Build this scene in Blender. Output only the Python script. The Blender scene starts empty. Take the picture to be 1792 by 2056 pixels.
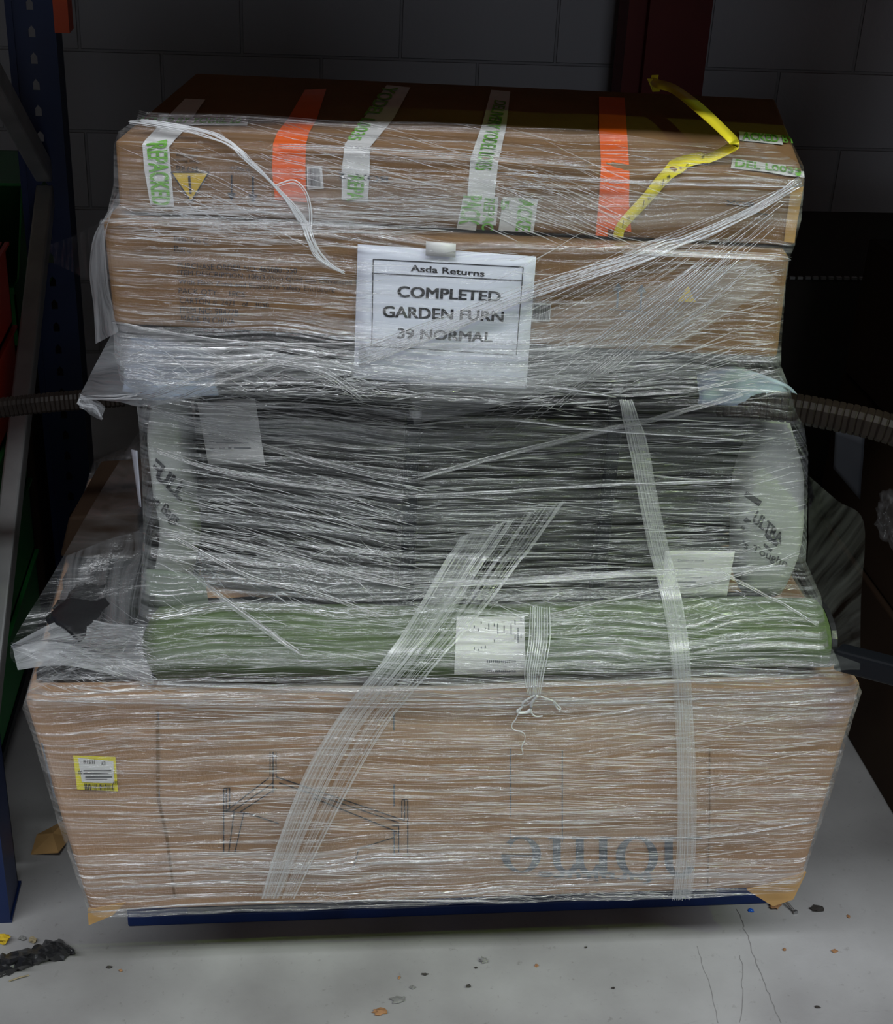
import bpy, bmesh, math, random
from mathutils import Vector, Matrix, noise
from mathutils.bvhtree import BVHTree
rnd = random.Random(11)
S = bpy.context.scene
COL = S.collection

# ------------------------------------------------------------------ camera
F = 2850.0
TH, PS, PH = math.radians(27), math.radians(7), math.radians(2.9)
CAM = Vector((0, 0, 1.72))
FH = Vector((math.sin(PS), math.cos(PS), 0))
RH = Vector((math.cos(PS), -math.sin(PS), 0))
ZZ = Vector((0, 0, 1))
FW = FH * math.cos(TH) - ZZ * math.sin(TH)
UP0 = FH * math.sin(TH) + ZZ * math.cos(TH)
CR = math.cos(PH) * RH + math.sin(PH) * UP0
CU = -math.sin(PH) * RH + math.cos(PH) * UP0
cd = bpy.data.cameras.new('camera')
cam = bpy.data.objects.new('camera', cd)
COL.objects.link(cam)
cam.matrix_world = Matrix(((CR.x, CU.x, -FW.x, CAM.x), (CR.y, CU.y, -FW.y, CAM.y), (CR.z, CU.z, -FW.z, CAM.z), (0, 0, 0, 1)))
cd.sensor_fit = 'VERTICAL'
cd.sensor_height = 24.0
cd.lens = 24.0 * F / 2056.0
cd.clip_start = 0.05
S.camera = cam

# ------------------------------------------------------------------ light and exposure
W = bpy.data.worlds.new('world')
S.world = W
W.use_nodes = True
W.node_tree.nodes['Background'].inputs[0].default_value = (0.55, 0.62, 0.75, 1)
W.node_tree.nodes['Background'].inputs[1].default_value = 0.012
S.view_settings.view_transform = 'Standard'
S.view_settings.look = 'None'
S.view_settings.exposure = 0.0
S.view_settings.gamma = 1.0
S.view_settings.use_curve_mapping = False
S.cycles.transparent_max_bounces = 14
S.cycles.max_bounces = 8


def area(name, loc, target, sx, sy, power, color, spread=180):
    d = bpy.data.lights.new(name, 'AREA')
    d.shape = 'RECTANGLE'
    d.size, d.size_y, d.energy, d.color = sx, sy, power, color
    d.spread = math.radians(spread)
    o = bpy.data.objects.new(name, d)
    COL.objects.link(o)
    o.location = loc
    o.rotation_euler = (Vector(target) - Vector(loc)).to_track_quat('-Z', 'Y').to_euler()
    return o


area('skylight', (0.35, -1.0, 5.4), (0.35, 1.6, 0.5), 15.0, 0.5, 470, (0.92, 0.96, 1.0))
area('doorway_daylight', (1.6, -4.6, 1.3), (0.0, 2.4, 0.8), 3.0, 2.0, 34, (0.84, 0.91, 1.0))
area('green_roof_light', (2.6, -0.2, 3.3), (0.55, 1.75, 0.82), 0.035, 0.035, 0.5, (0.62, 1.0, 0.10), 22)


# ------------------------------------------------------------------ helpers
def ray(px, py):
    return FW + CR * ((px - 896) / F) - CU * ((py - 1028) / F)


def atD(px, py, D):
    d = ray(px, py)
    return CAM + d * (D / d.dot(FH))


def atY(px, py, Y):
    d = ray(px, py)
    return CAM + d * (Y / d.y)


def fl(px, py, z=0.0):
    d = ray(px, py)
    return CAM + d * ((z - CAM.z) / d.z)


def proj(p):
    v = p - CAM
    a = v.dot(FW)
    return 896 + F * v.dot(CR) / a, 1028 - F * v.dot(CU) / a


def at_z(px, z, kind, val):
    """Point at height z on the vertical plane (Y = val, or distance val from the camera) that projects to column px."""
    lo, hi = -400.0, 2500.0
    fn = atY if kind == 'Y' else atD
    for _ in range(40):
        m = (lo + hi) / 2
        if fn(px, m, val).z > z:
            lo = m
        else:
            hi = m
    return fn(px, (lo + hi) / 2, val)


def mat(name, col, rough=0.6, spec=0.4, metal=0.0, var=0.0, scale=20, stretch=(1, 1, 1), bump=0.0, bscale=60, alpha=1.0, coat=0.0):
    m = bpy.data.materials.new(name)
    m.use_nodes = True
    nt = m.node_tree
    b = nt.nodes['Principled BSDF']
    b.inputs['Base Color'].default_value = (*col, 1)
    b.inputs['Roughness'].default_value = rough
    b.inputs['Specular IOR Level'].default_value = spec
    b.inputs['Metallic'].default_value = metal
    b.inputs['Coat Weight'].default_value = coat
    b.inputs['Alpha'].default_value = alpha
    if var or bump:
        tc = nt.nodes.new('ShaderNodeTexCoord')
        mp = nt.nodes.new('ShaderNodeMapping')
        mp.inputs['Scale'].default_value = stretch
        nt.links.new(tc.outputs['Object'], mp.inputs['Vector'])
    if var:
        n = nt.nodes.new('ShaderNodeTexNoise')
        n.inputs['Scale'].default_value = scale
        n.inputs['Detail'].default_value = 6
        nt.links.new(mp.outputs[0], n.inputs['Vector'])
        r = nt.nodes.new('ShaderNodeValToRGB')
        r.color_ramp.elements[0].position = 0.3
        r.color_ramp.elements[1].position = 0.7
        r.color_ramp.elements[0].color = (*[c * (1 - var) for c in col], 1)
        r.color_ramp.elements[1].color = (*[min(1, c * (1 + var)) for c in col], 1)
        nt.links.new(n.outputs['Fac'], r.inputs['Fac'])
        nt.links.new(r.outputs['Color'], b.inputs['Base Color'])
    if bump:
        n2 = nt.nodes.new('ShaderNodeTexNoise')
        n2.inputs['Scale'].default_value = bscale
        n2.inputs['Detail'].default_value = 4
        nt.links.new(mp.outputs[0], n2.inputs['Vector'])
        bp = nt.nodes.new('ShaderNodeBump')
        bp.inputs['Strength'].default_value = bump
        bp.inputs['Distance'].default_value = 0.01
        nt.links.new(n2.outputs['Fac'], bp.inputs['Height'])
        nt.links.new(bp.outputs[0], b.inputs['Normal'])
    return m


def origin_of(o):
    v = Vector((0, 0, 0))
    while o is not None:
        v += o.location
        o = o.parent
    return v


def link(name, me, m, parent=None, loc=None):
    """me holds world coordinates; the object is placed at loc or, as a part, at its parent's origin."""
    o = bpy.data.objects.new(name, me)
    COL.objects.link(o)
    if parent is not None:
        o.parent = parent
        off = origin_of(parent)
    else:
        if loc is None:
            vs = [v.co for v in me.vertices]
            loc = Vector((sum(v.x for v in vs) / len(vs), sum(v.y for v in vs) / len(vs), min(v.z for v in vs)))
        o.location = loc
        off = Vector(loc)
    me.transform(Matrix.Translation(-off))
    if m is not None:
        for mm in (m if isinstance(m, (list, tuple)) else [m]):
            me.materials.append(mm)
    return o


def mesh(name, verts, faces, m, parent=None, loc=None, smooth=False):
    me = bpy.data.meshes.new(name)
    me.from_pydata([tuple(v) for v in verts], [], faces)
    me.validate()
    if smooth:
        me.polygons.foreach_set('use_smooth', [True] * len(me.polygons))
    return link(name, me, m, parent, loc)


def bmobj(name, bm, m, parent=None, loc=None, smooth=False):
    me = bpy.data.meshes.new(name)
    bmesh.ops.recalc_face_normals(bm, faces=bm.faces)
    bm.to_mesh(me)
    bm.free()
    if smooth:
        me.polygons.foreach_set('use_smooth', [True] * len(me.polygons))
    return link(name, me, m, parent, loc)


def thing(name, label, cat, loc=(0, 0, 0), group=None):
    o = bpy.data.objects.new(name, None)
    COL.objects.link(o)
    o.location = loc
    o.empty_display_size = 0.05
    return tag(o, label, cat, group)


def tag(o, label, cat, group=None, kind=None):
    o['label'] = label
    o['category'] = cat
    if group:
        o['group'] = group
    if kind:
        o['kind'] = kind
    return o


def structure(o):
    o['kind'] = 'structure'
    return o


def bevel(o, w=0.004, seg=2, ang=35):
    md = o.modifiers.new('bevel', 'BEVEL')
    md.width = w
    md.segments = seg
    md.limit_method = 'ANGLE'
    md.angle_limit = math.radians(ang)
    return o


def add_box(bm, lo, hi, M=None):
    x0, y0, z0 = lo
    x1, y1, z1 = hi
    vs = [bm.verts.new(p) for p in ((x0, y0, z0), (x1, y0, z0), (x1, y1, z0), (x0, y1, z0), (x0, y0, z1), (x1, y0, z1), (x1, y1, z1), (x0, y1, z1))]
    for f in ((3, 2, 1, 0), (4, 5, 6, 7), (0, 1, 5, 4), (1, 2, 6, 5), (2, 3, 7, 6), (3, 0, 4, 7)):
        bm.faces.new([vs[i] for i in f])
    if M is not None:
        bmesh.ops.transform(bm, matrix=M, verts=vs)
    return vs


def bar(bm, a, b, w, h, up=ZZ):
    """A rectangular bar from a to b."""
    a, b = Vector(a), Vector(b)
    t = (b - a).normalized()
    s = t.cross(up).normalized()
    n = s.cross(t).normalized()
    vs = []
    for p in (a, b):
        for i, j in ((-1, -1), (1, -1), (1, 1), (-1, 1)):
            vs.append(bm.verts.new(p + s * (i * w / 2) + n * (j * h / 2)))
    for f in ((3, 2, 1, 0), (4, 5, 6, 7), (0, 1, 5, 4), (1, 2, 6, 5), (2, 3, 7, 6), (3, 0, 4, 7)):
        bm.faces.new([vs[i] for i in f])


def tube_data(V, Fc, pts, radii, k=4):
    """Append a tube along pts to the lists V, Fc."""
    base = len(V)
    n = len(pts)
    for i, p in enumerate(pts):
        t = (pts[min(i + 1, n - 1)] - pts[max(i - 1, 0)])
        if t.length < 1e-9:
            t = Vector((1, 0, 0))
        t.normalize()
        s = t.cross(ZZ)
        if s.length < 1e-3:
            s = t.cross(Vector((1, 0, 0)))
        s.normalize()
        q = s.cross(t)
        r = radii[i] if isinstance(radii, (list, tuple)) else radii
        for j in range(k):
            a = 2 * math.pi * j / k
            V.append(p + s * (math.cos(a) * r) + q * (math.sin(a) * r))
    for i in range(n - 1):
        for j in range(k):
            j2 = (j + 1) % k
            Fc.append((base + i * k + j, base + i * k + j2, base + (i + 1) * k + j2, base + (i + 1) * k + j))
    Fc.append(tuple(base + j for j in range(k))[::-1])
    Fc.append(tuple(base + (n - 1) * k + j for j in range(k)))


def smooth_path(pts, sub=6):
    """Catmull-Rom through the points (tuples or Vectors of any size)."""
    P = [Vector(p) for p in pts]
    out = []
    for i in range(len(P) - 1):
        p0, p1, p2, p3 = P[max(i - 1, 0)], P[i], P[i + 1], P[min(i + 2, len(P) - 1)]
        for k in range(sub):
            t = k / sub
            out.append(0.5 * ((2 * p1) + (p2 - p0) * t + (2 * p0 - 5 * p1 + 4 * p2 - p3) * t * t + (3 * p1 - p0 - 3 * p2 + p3) * t ** 3))
    out.append(P[-1])
    return out


def nz(p, s=1.0, seed=0.0):
    return noise.noise(Vector((p[0] * s + seed, p[1] * s - seed, p[2] * s + 2 * seed)))


def softbox(name, c, m, parent=None, n=14, bulge=None, rough=0.0015, bev=0.006, loc=None):
    """A carton from eight corners (front BL BR TR TL, back BL BR TR TL), its faces bulged and slightly uneven."""
    c = [Vector(p) for p in c]
    bulge = bulge or {}

    def tri(x, y, z):
        f = (c[0] * (1 - x) + c[1] * x) * (1 - z) + (c[3] * (1 - x) + c[2] * x) * z
        b = (c[4] * (1 - x) + c[5] * x) * (1 - z) + (c[7] * (1 - x) + c[6] * x) * z
        return f * (1 - y) + b * y
    nf = (c[1] - c[0]).cross(c[3] - c[0]).normalized()
    faces = {'front': (lambda u, v: tri(u, 0, v), nf), 'back': (lambda u, v: tri(1 - u, 1, v), -nf),
             'left': (lambda u, v: tri(0, 1 - u, v), -(c[1] - c[0]).normalized()), 'right': (lambda u, v: tri(1, u, v), (c[1] - c[0]).normalized()),
             'top': (lambda u, v: tri(u, v, 1), ZZ), 'bottom': (lambda u, v: tri(u, 1 - v, 0), -ZZ)}
    bm = bmesh.new()
    for k, (fn, nn) in faces.items():
        g = {}
        for i in range(n + 1):
            for j in range(n + 1):
                u, v = i / n, j / n
                p = fn(u, v)
                w = min(1, 16 * u * (1 - u) * v * (1 - v))
                p = p + nn * (bulge.get(k, 0) * w + rough * w * 2 * nz(p, 9, 3.1))
                g[i, j] = bm.verts.new(p)
        for i in range(n):
            for j in range(n):
                bm.faces.new((g[i, j], g[i + 1, j], g[i + 1, j + 1], g[i, j + 1]))
    bmesh.ops.remove_doubles(bm, verts=bm.verts, dist=1e-5)
    o = bmobj(name, bm, m, parent, loc)
    if bev:
        bevel(o, bev, 3, 50)
    return o


def bvh_of(*objs):
    vs, fs = [], []
    for o in objs:
        b = len(vs)
        off = origin_of(o)
        vs += [v.co + off for v in o.data.vertices]
        fs += [tuple(b + i for i in p.vertices) for p in o.data.polygons]
    return BVHTree.FromPolygons(vs, fs)


def hit(bvh, px, py, off=0.0012):
    d = ray(px, py).normalized()
    loc, nn, i, dist = bvh.ray_cast(CAM, d)
    if loc is None:
        return None
    if nn.dot(d) > 0:
        nn = -nn
    return loc + nn * off


def blerp(q, u, v):
    """q: TL, TR, BR, BL in the photograph's pixels; u to the right, v upwards."""
    (ax, ay), (bx, by), (cx, cy), (dx, dy) = q
    x = (dx * (1 - u) + cx * u) * (1 - v) + (ax * (1 - u) + bx * u) * v
    y = (dy * (1 - u) + cy * u) * (1 - v) + (ay * (1 - u) + by * u) * v
    return x, y


def decal(name, q, bvh, m, parent, nx=6, ny=6, off=0.0012, thick=0.0):
    """A thin sheet laid on the surface behind the four pixels."""
    V, Fc = [], []
    idx = {}
    for j in range(ny + 1):
        for i in range(nx + 1):
            p = hit(bvh, *blerp(q, i / nx, j / ny), off)
            if p is not None:
                idx[i, j] = len(V)
                V.append(p)
    for j in range(ny):
        for i in range(nx):
            k = [(i, j), (i + 1, j), (i + 1, j + 1), (i, j + 1)]
            if all(t in idx for t in k):
                Fc.append(tuple(idx[t] for t in k))
    return mesh(name, V, Fc, m, parent)


def strip(name, rows, bvh, m, parent, sub=5, nx=3, off=0.0012):
    """A tape laid on a surface; rows of (left x, left y, right x, right y)."""
    V, Fc, R = [], [], []
    for a, b in zip(rows[:-1], rows[1:]):
        for k in range(sub):
            t = k / sub
            R.append([a[i] * (1 - t) + b[i] * t for i in range(4)])
    R.append(list(rows[-1]))
    idx = {}
    for j, r in enumerate(R):
        for i in range(nx + 1):
            t = i / nx
            p = hit(bvh, r[0] * (1 - t) + r[2] * t, r[1] * (1 - t) + r[3] * t, off)
            if p is not None:
                idx[i, j] = len(V)
                V.append(p)
    for j in range(len(R) - 1):
        for i in range(nx):
            k = [(i, j), (i, j + 1), (i + 1, j + 1), (i + 1, j)]
            if all(t in idx for t in k):
                Fc.append(tuple(idx[t] for t in k))
    return mesh(name, V, Fc, m, parent)


def text2d(body, bold=0.0, shear=0.0, spacing=1.0, ref=None):
    """Flat lettering scaled to the unit square."""
    cu = bpy.data.curves.new('lettering', 'FONT')
    cu.body = body
    cu.shear = shear
    cu.space_character = spacing
    cu.resolution_u = 3
    o = bpy.data.objects.new('lettering', cu)
    COL.objects.link(o)
    dg = bpy.context.evaluated_depsgraph_get()
    me = bpy.data.meshes.new_from_object(o.evaluated_get(dg))
    V = [v.co.copy() for v in me.vertices]
    Fc = [tuple(p.vertices) for p in me.polygons]
    bpy.data.objects.remove(o)
    bpy.data.meshes.remove(me)
    bpy.data.curves.remove(cu)
    if bold > 0.008:    # heavy letters: the outline thickened all round
        V0, F0 = V, Fc
        V, Fc = [], []
        for dx, dy in ((-1, -0.6), (1, -0.6), (1, 0.6), (-1, 0.6), (0, 0)):
            b = len(V)
            V += [v + Vector((dx * bold, dy * bold, 0)) for v in V0]
            Fc += [tuple(b + i for i in f) for f in F0]
    x0, x1 = min(v.x for v in V), max(v.x for v in V)
    y0, y1 = (min(v.y for v in V), max(v.y for v in V)) if ref is None else ref
    return [((v.x - x0) / (x1 - x0), (v.y - y0) / (y1 - y0)) for v in V], Fc


def lettering(name, items, bvh, m, parent, off=0.0018):
    """items: (text, pixel quad TL TR BR BL, bold); all laid on the surface as ONE printed mesh."""
    V, Fc = [], []
    for it in items:
        body, q = it[0], it[1]
        if body == '#bars':
            uv, fs = bars2d(it[2])
        elif body == '#shape':
            uv, fs = it[2]
        else:
            uv, fs = text2d(body, it[2] if len(it) > 2 else 0.0)
        b = len(V)
        ok = {}
        for i, (u, v) in enumerate(uv):
            p = hit(bvh, *blerp(q, u, v), off)
            if p is not None:
                ok[i] = len(V)
                V.append(p)
        Fc += [tuple(ok[i] for i in f) for f in fs if all(i in ok for i in f)]
    return mesh(name, V, Fc, m, parent)


def bars2d(n):
    r = random.Random(n)
    V, Fc, x = [], [], 0.0
    while x < 1:
        w = r.choice((0.012, 0.02, 0.034))
        b = len(V)
        V += [(x, 0), (min(1, x + w), 0), (min(1, x + w), 1), (x, 1)]
        Fc.append((b, b + 1, b + 2, b + 3))
        x += w + r.choice((0.012, 0.02, 0.03))
    return V, Fc


def rect(x0, y0, x1, y1):
    return ((x0, y0), (x1, y0), (x1, y1), (x0, y1))


def line_q(x0, y0, x1, y1, w):
    d = Vector((x1 - x0, y1 - y0)).normalized()
    n = Vector((-d.y, d.x)) * (w / 2)
    return ((x0 + n.x, y0 + n.y), (x1 + n.x, y1 + n.y), (x1 - n.x, y1 - n.y), (x0 - n.x, y0 - n.y))


BAR = ([(0, 0), (1, 0), (1, 1), (0, 1)], [(0, 1, 2, 3)])

# ------------------------------------------------------------------ materials
M = {}
M['card'] = mat('cardboard', (0.20, 0.112, 0.052), 0.75, 0.25, var=0.12, scale=7, bump=0.12, bscale=160, stretch=(1, 1, 3))  # brown card, with shade on the upper cartons put into the colour
M['card_pale'] = mat('pale_cardboard', (0.37, 0.225, 0.135), 0.75, 0.25, var=0.10, scale=5, bump=0.12, bscale=150, stretch=(2, 1, 1))
M['card_dark_shaded'] = mat('dark_shaded_cardboard', (0.036, 0.020, 0.011), 0.8, 0.2, var=0.15, scale=6)  # dark brown cartons, their shade also put into the colour
M['ink'] = mat('black_print', (0.035, 0.035, 0.04), 0.7, 0.2)
M['ink_grey'] = mat('grey_print', (0.11, 0.12, 0.14), 0.7, 0.2)
M['green_ink'] = mat('green_print', (0.16, 0.42, 0.06), 0.6, 0.3)
M['tape'] = mat('white_tape', (0.62, 0.62, 0.62), 0.35, 0.5, var=0.08, scale=30)
M['orange'] = mat('orange_tape', (0.85, 0.13, 0.012), 0.4, 0.45, var=0.06, scale=30)
M['yellow'] = mat('yellow_strap', (0.78, 0.66, 0.03), 0.4, 0.4)
M['yellow_label'] = mat('yellow_label', (0.80, 0.70, 0.04), 0.6, 0.3)
M['yellow_print'] = mat('yellow_print', (0.62, 0.42, 0.03), 0.7, 0.2)
M['paper'] = mat('white_paper', (0.72, 0.75, 0.86), 0.7, 0.3)
M['label'] = mat('label_paper', (0.66, 0.66, 0.66), 0.6, 0.3)
M['blue'] = mat('blue_paint', (0.008, 0.026, 0.12), 0.6, 0.35, var=0.25, scale=14)
M['rack_blue'] = mat('rack_blue_paint', (0.008, 0.022, 0.09), 0.4, 0.4, var=0.15, scale=10)
M['rack_orange'] = mat('rack_orange_paint', (0.60, 0.07, 0.01), 0.45, 0.4)
M['galv'] = mat('galvanised_steel', (0.35, 0.36, 0.36), 0.5, 0.5, 0.6, var=0.15, scale=14)
M['steel'] = mat('steel', (0.45, 0.45, 0.45), 0.35, 0.5, 0.9)
M['red_col'] = mat('maroon_paint', (0.12, 0.008, 0.007), 0.55, 0.3, var=0.2, scale=5)
M['black'] = mat('black_plastic', (0.018, 0.018, 0.020), 0.35, 0.5, bump=0.35, bscale=25)
M['black_metal'] = mat('black_metal', (0.006, 0.007, 0.010), 0.45, 0.2)
M['wicker'] = mat('black_wicker', (0.012, 0.012, 0.012), 0.42, 0.4, var=0.3, scale=60, stretch=(0.4, 0.4, 4))
M['rattan'] = mat('brown_wicker', (0.013, 0.009, 0.007), 0.45, 0.2, var=0.3, scale=40)
M['alu'] = mat('aluminium', (0.55, 0.57, 0.58), 0.35, 0.5, 0.7)
M['sack'] = mat('grey_polythene_sack', (0.40, 0.42, 0.40), 0.4, 0.45, var=0.10, scale=9, bump=0.4, bscale=14)
M['green_cloth'] = mat('green_fabric', (0.062, 0.098, 0.03), 0.7, 0.3, var=0.25, scale=8, bump=0.5, bscale=22, stretch=(1, 3, 3))
M['blue_bag'] = mat('blue_white_bag', (0.45, 0.55, 0.72), 0.4, 0.5, var=0.35, scale=11)
M['bright_blue'] = mat('bright_blue_plastic', (0.02, 0.15, 0.75), 0.35, 0.5)
M['bin_red'] = mat('red_plastic', (0.55, 0.035, 0.01), 0.4, 0.45)
M['bin_green'] = mat('green_plastic', (0.015, 0.20, 0.04), 0.4, 0.45)
M['leaf'] = mat('leaf_green', (0.10, 0.19, 0.06), 0.6, 0.3, var=0.3, scale=20)
M['leaf_ground'] = mat('pale_leaf_cloth', (0.16, 0.20, 0.15), 0.7, 0.2)
M['grit'] = mat('grey_grit', (0.22, 0.22, 0.21), 0.85, 0.2, var=0.3, scale=60)
M['stone'] = mat('tan_stone', (0.34, 0.28, 0.17), 0.85, 0.2, var=0.3, scale=60)
M['chip'] = mat('wood_chip', (0.36, 0.19, 0.09), 0.8, 0.2, var=0.3, scale=60)
M['darkbit'] = mat('dark_crumb', (0.05, 0.045, 0.04), 0.8, 0.2)
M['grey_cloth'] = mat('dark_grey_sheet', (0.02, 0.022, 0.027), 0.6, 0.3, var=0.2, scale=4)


def carton_edge_material():
    m = mat('carton_flap', (0.50, 0.30, 0.12), 0.8, 0.2, var=0.15, scale=12)
    return m


M['flap'] = carton_edge_material()


def film_material(name, lo, hi, uscale, vscale, gloss=0.35, tint=(0.9, 0.93, 0.97), rough=0.22, bump=0.6, warp=0.06, ramp=(0.38, 0.72), dist=0.005):
    """Clear stretch film: transparent, with a white veil and a gloss that follow wrinkles drawn along u."""
    m = bpy.data.materials.new(name)
    m.use_nodes = True
    nt = m.node_tree
    nt.nodes.clear()
    N = nt.nodes.new
    L = nt.links.new
    out = N('ShaderNodeOutputMaterial')
    uv = N('ShaderNodeUVMap')
    uv.uv_map = 'UVMap'
    low = N('ShaderNodeTexNoise')
    low.inputs['Scale'].default_value = 3.0
    low.inputs['Detail'].default_value = 2
    L(uv.outputs[0], low.inputs['Vector'])
    sub = N('ShaderNodeMath')
    sub.operation = 'MULTIPLY_ADD'
    sub.inputs[1].default_value = warp
    sub.inputs[2].default_value = -warp / 2
    L(low.outputs['Fac'], sub.inputs[0])
    cmb = N('ShaderNodeCombineXYZ')
    L(sub.outputs[0], cmb.inputs['Y'])
    add = N('ShaderNodeVectorMath')
    L(uv.outputs[0], add.inputs[0])
    L(cmb.outputs[0], add.inputs[1])
    mp = N('ShaderNodeMapping')
    mp.inputs['Scale'].default_value = (uscale, vscale, 1)
    L(add.outputs[0], mp.inputs['Vector'])
    n1 = N('ShaderNodeTexNoise')
    n1.inputs['Scale'].default_value = 1.0
    n1.inputs['Detail'].default_value = 5
    n1.inputs['Roughness'].default_value = 0.62
    L(mp.outputs[0], n1.inputs['Vector'])
    # broad patches where more layers overlap
    mp2 = N('ShaderNodeMapping')
    mp2.inputs['Scale'].default_value = (uscale * 0.5, vscale * 0.16, 1)
    L(add.outputs[0], mp2.inputs['Vector'])
    n2 = N('ShaderNodeTexNoise')
    n2.inputs['Scale'].default_value = 1.0
    n2.inputs['Detail'].default_value = 3
    L(mp2.outputs[0], n2.inputs['Vector'])
    mx = N('ShaderNodeMath')
    mx.operation = 'ADD'
    L(n1.outputs['Fac'], mx.inputs[0])
    L(n2.outputs['Fac'], mx.inputs[1])
    half = N('ShaderNodeMath')
    half.operation = 'MULTIPLY'
    half.inputs[1].default_value = 0.5
    L(mx.outputs[0], half.inputs[0])
    mr = N('ShaderNodeMapRange')
    mr.inputs['From Min'].default_value = ramp[0]
    mr.inputs['From Max'].default_value = ramp[1]
    mr.inputs['To Min'].default_value = lo
    mr.inputs['To Max'].default_value = hi
    L(half.outputs[0], mr.inputs['Value'])
    at = N('ShaderNodeAttribute')
    at.attribute_name = 'haze_strength'
    ml = N('ShaderNodeMath')
    ml.operation = 'MULTIPLY'
    L(mr.outputs[0], ml.inputs[0])
    L(at.outputs['Fac'], ml.inputs[1])
    bp = N('ShaderNodeBump')
    bp.inputs['Strength'].default_value = bump
    bp.inputs['Distance'].default_value = dist
    L(n1.outputs['Fac'], bp.inputs['Height'])
    dif = N('ShaderNodeBsdfDiffuse')
    dif.inputs['Color'].default_value = (*tint, 1)
    tl = N('ShaderNodeBsdfTranslucent')
    tl.inputs['Color'].default_value = (*tint, 1)
    dm = N('ShaderNodeMixShader')
    dm.inputs['Fac'].default_value = 0.35
    L(dif.outputs[0], dm.inputs[1])
    L(tl.outputs[0], dm.inputs[2])
    gl = N('ShaderNodeBsdfGlossy')
    gl.inputs['Color'].default_value = (1, 1, 1, 1)
    gl.inputs['Roughness'].default_value = rough
    L(bp.outputs[0], gl.inputs['Normal'])
    tr = N('ShaderNodeBsdfTransparent')
    vm = N('ShaderNodeMixShader')
    L(ml.outputs[0], vm.inputs['Fac'])
    L(tr.outputs[0], vm.inputs[1])
    L(dm.outputs[0], vm.inputs[2])
    mg = N('ShaderNodeMapRange')
    mg.inputs['From Min'].default_value = 0.47
    mg.inputs['From Max'].default_value = 0.68
    mg.inputs['To Min'].default_value = gloss * 0.04
    mg.inputs['To Max'].default_value = gloss
    L(n1.outputs['Fac'], mg.inputs['Value'])
    m2 = N('ShaderNodeMath')
    m2.operation = 'MULTIPLY'
    L(mg.outputs[0], m2.inputs[0])
    L(at.outputs['Fac'], m2.inputs[1])
    fm = N('ShaderNodeMixShader')
    L(m2.outputs[0], fm.inputs['Fac'])
    L(vm.outputs[0], fm.inputs[1])
    L(gl.outputs[0], fm.inputs[2])
    L(fm.outputs[0], out.inputs['Surface'])
    return m


def veil_material(name, alpha, gloss=0.35, rough=0.25, tint=(0.9, 0.92, 0.95)):
    m = bpy.data.materials.new(name)
    m.use_nodes = True
    nt = m.node_tree
    nt.nodes.clear()
    N, L = nt.nodes.new, nt.links.new
    out = N('ShaderNodeOutputMaterial')
    dif = N('ShaderNodeBsdfDiffuse')
    dif.inputs['Color'].default_value = (*tint, 1)
    gl = N('ShaderNodeBsdfGlossy')
    gl.inputs['Roughness'].default_value = rough
    gm = N('ShaderNodeMixShader')
    gm.inputs['Fac'].default_value = gloss
    L(dif.outputs[0], gm.inputs[1])
    L(gl.outputs[0], gm.inputs[2])
    tr = N('ShaderNodeBsdfTransparent')
    fm = N('ShaderNodeMixShader')
    fm.inputs['Fac'].default_value = alpha
    L(tr.outputs[0], fm.inputs[1])
    L(gm.outputs[0], fm.inputs[2])
    L(fm.outputs[0], out.inputs['Surface'])
    return m


M['film'] = film_material('stretch_film', 0.02, 0.42, 1.3, 170, gloss=0.5, rough=0.10, bump=1.0, ramp=(0.46, 0.66), dist=0.009)
M['film_tent'] = film_material('loose_film', 0.0, 0.09, 30, 3, gloss=0.12, bump=1.0, warp=0.5)
M['film_flap'] = film_material('gathered_film', 0.15, 0.75, 4, 70, gloss=0.4, bump=1.0, warp=0.3, rough=0.15)
M['strand'] = veil_material('film_crease', 0.75, 0.85, 0.12)
M['thread'] = veil_material('film_thread', 0.22, 0.4, 0.25)
M['rope'] = veil_material('film_rope', 0.62, 0.3, 0.3)
M['band'] = veil_material('film_band', 0.24, 0.3, 0.3)
M['band_faint'] = veil_material('film_band_thin', 0.13, 0.3, 0.3)


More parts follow.
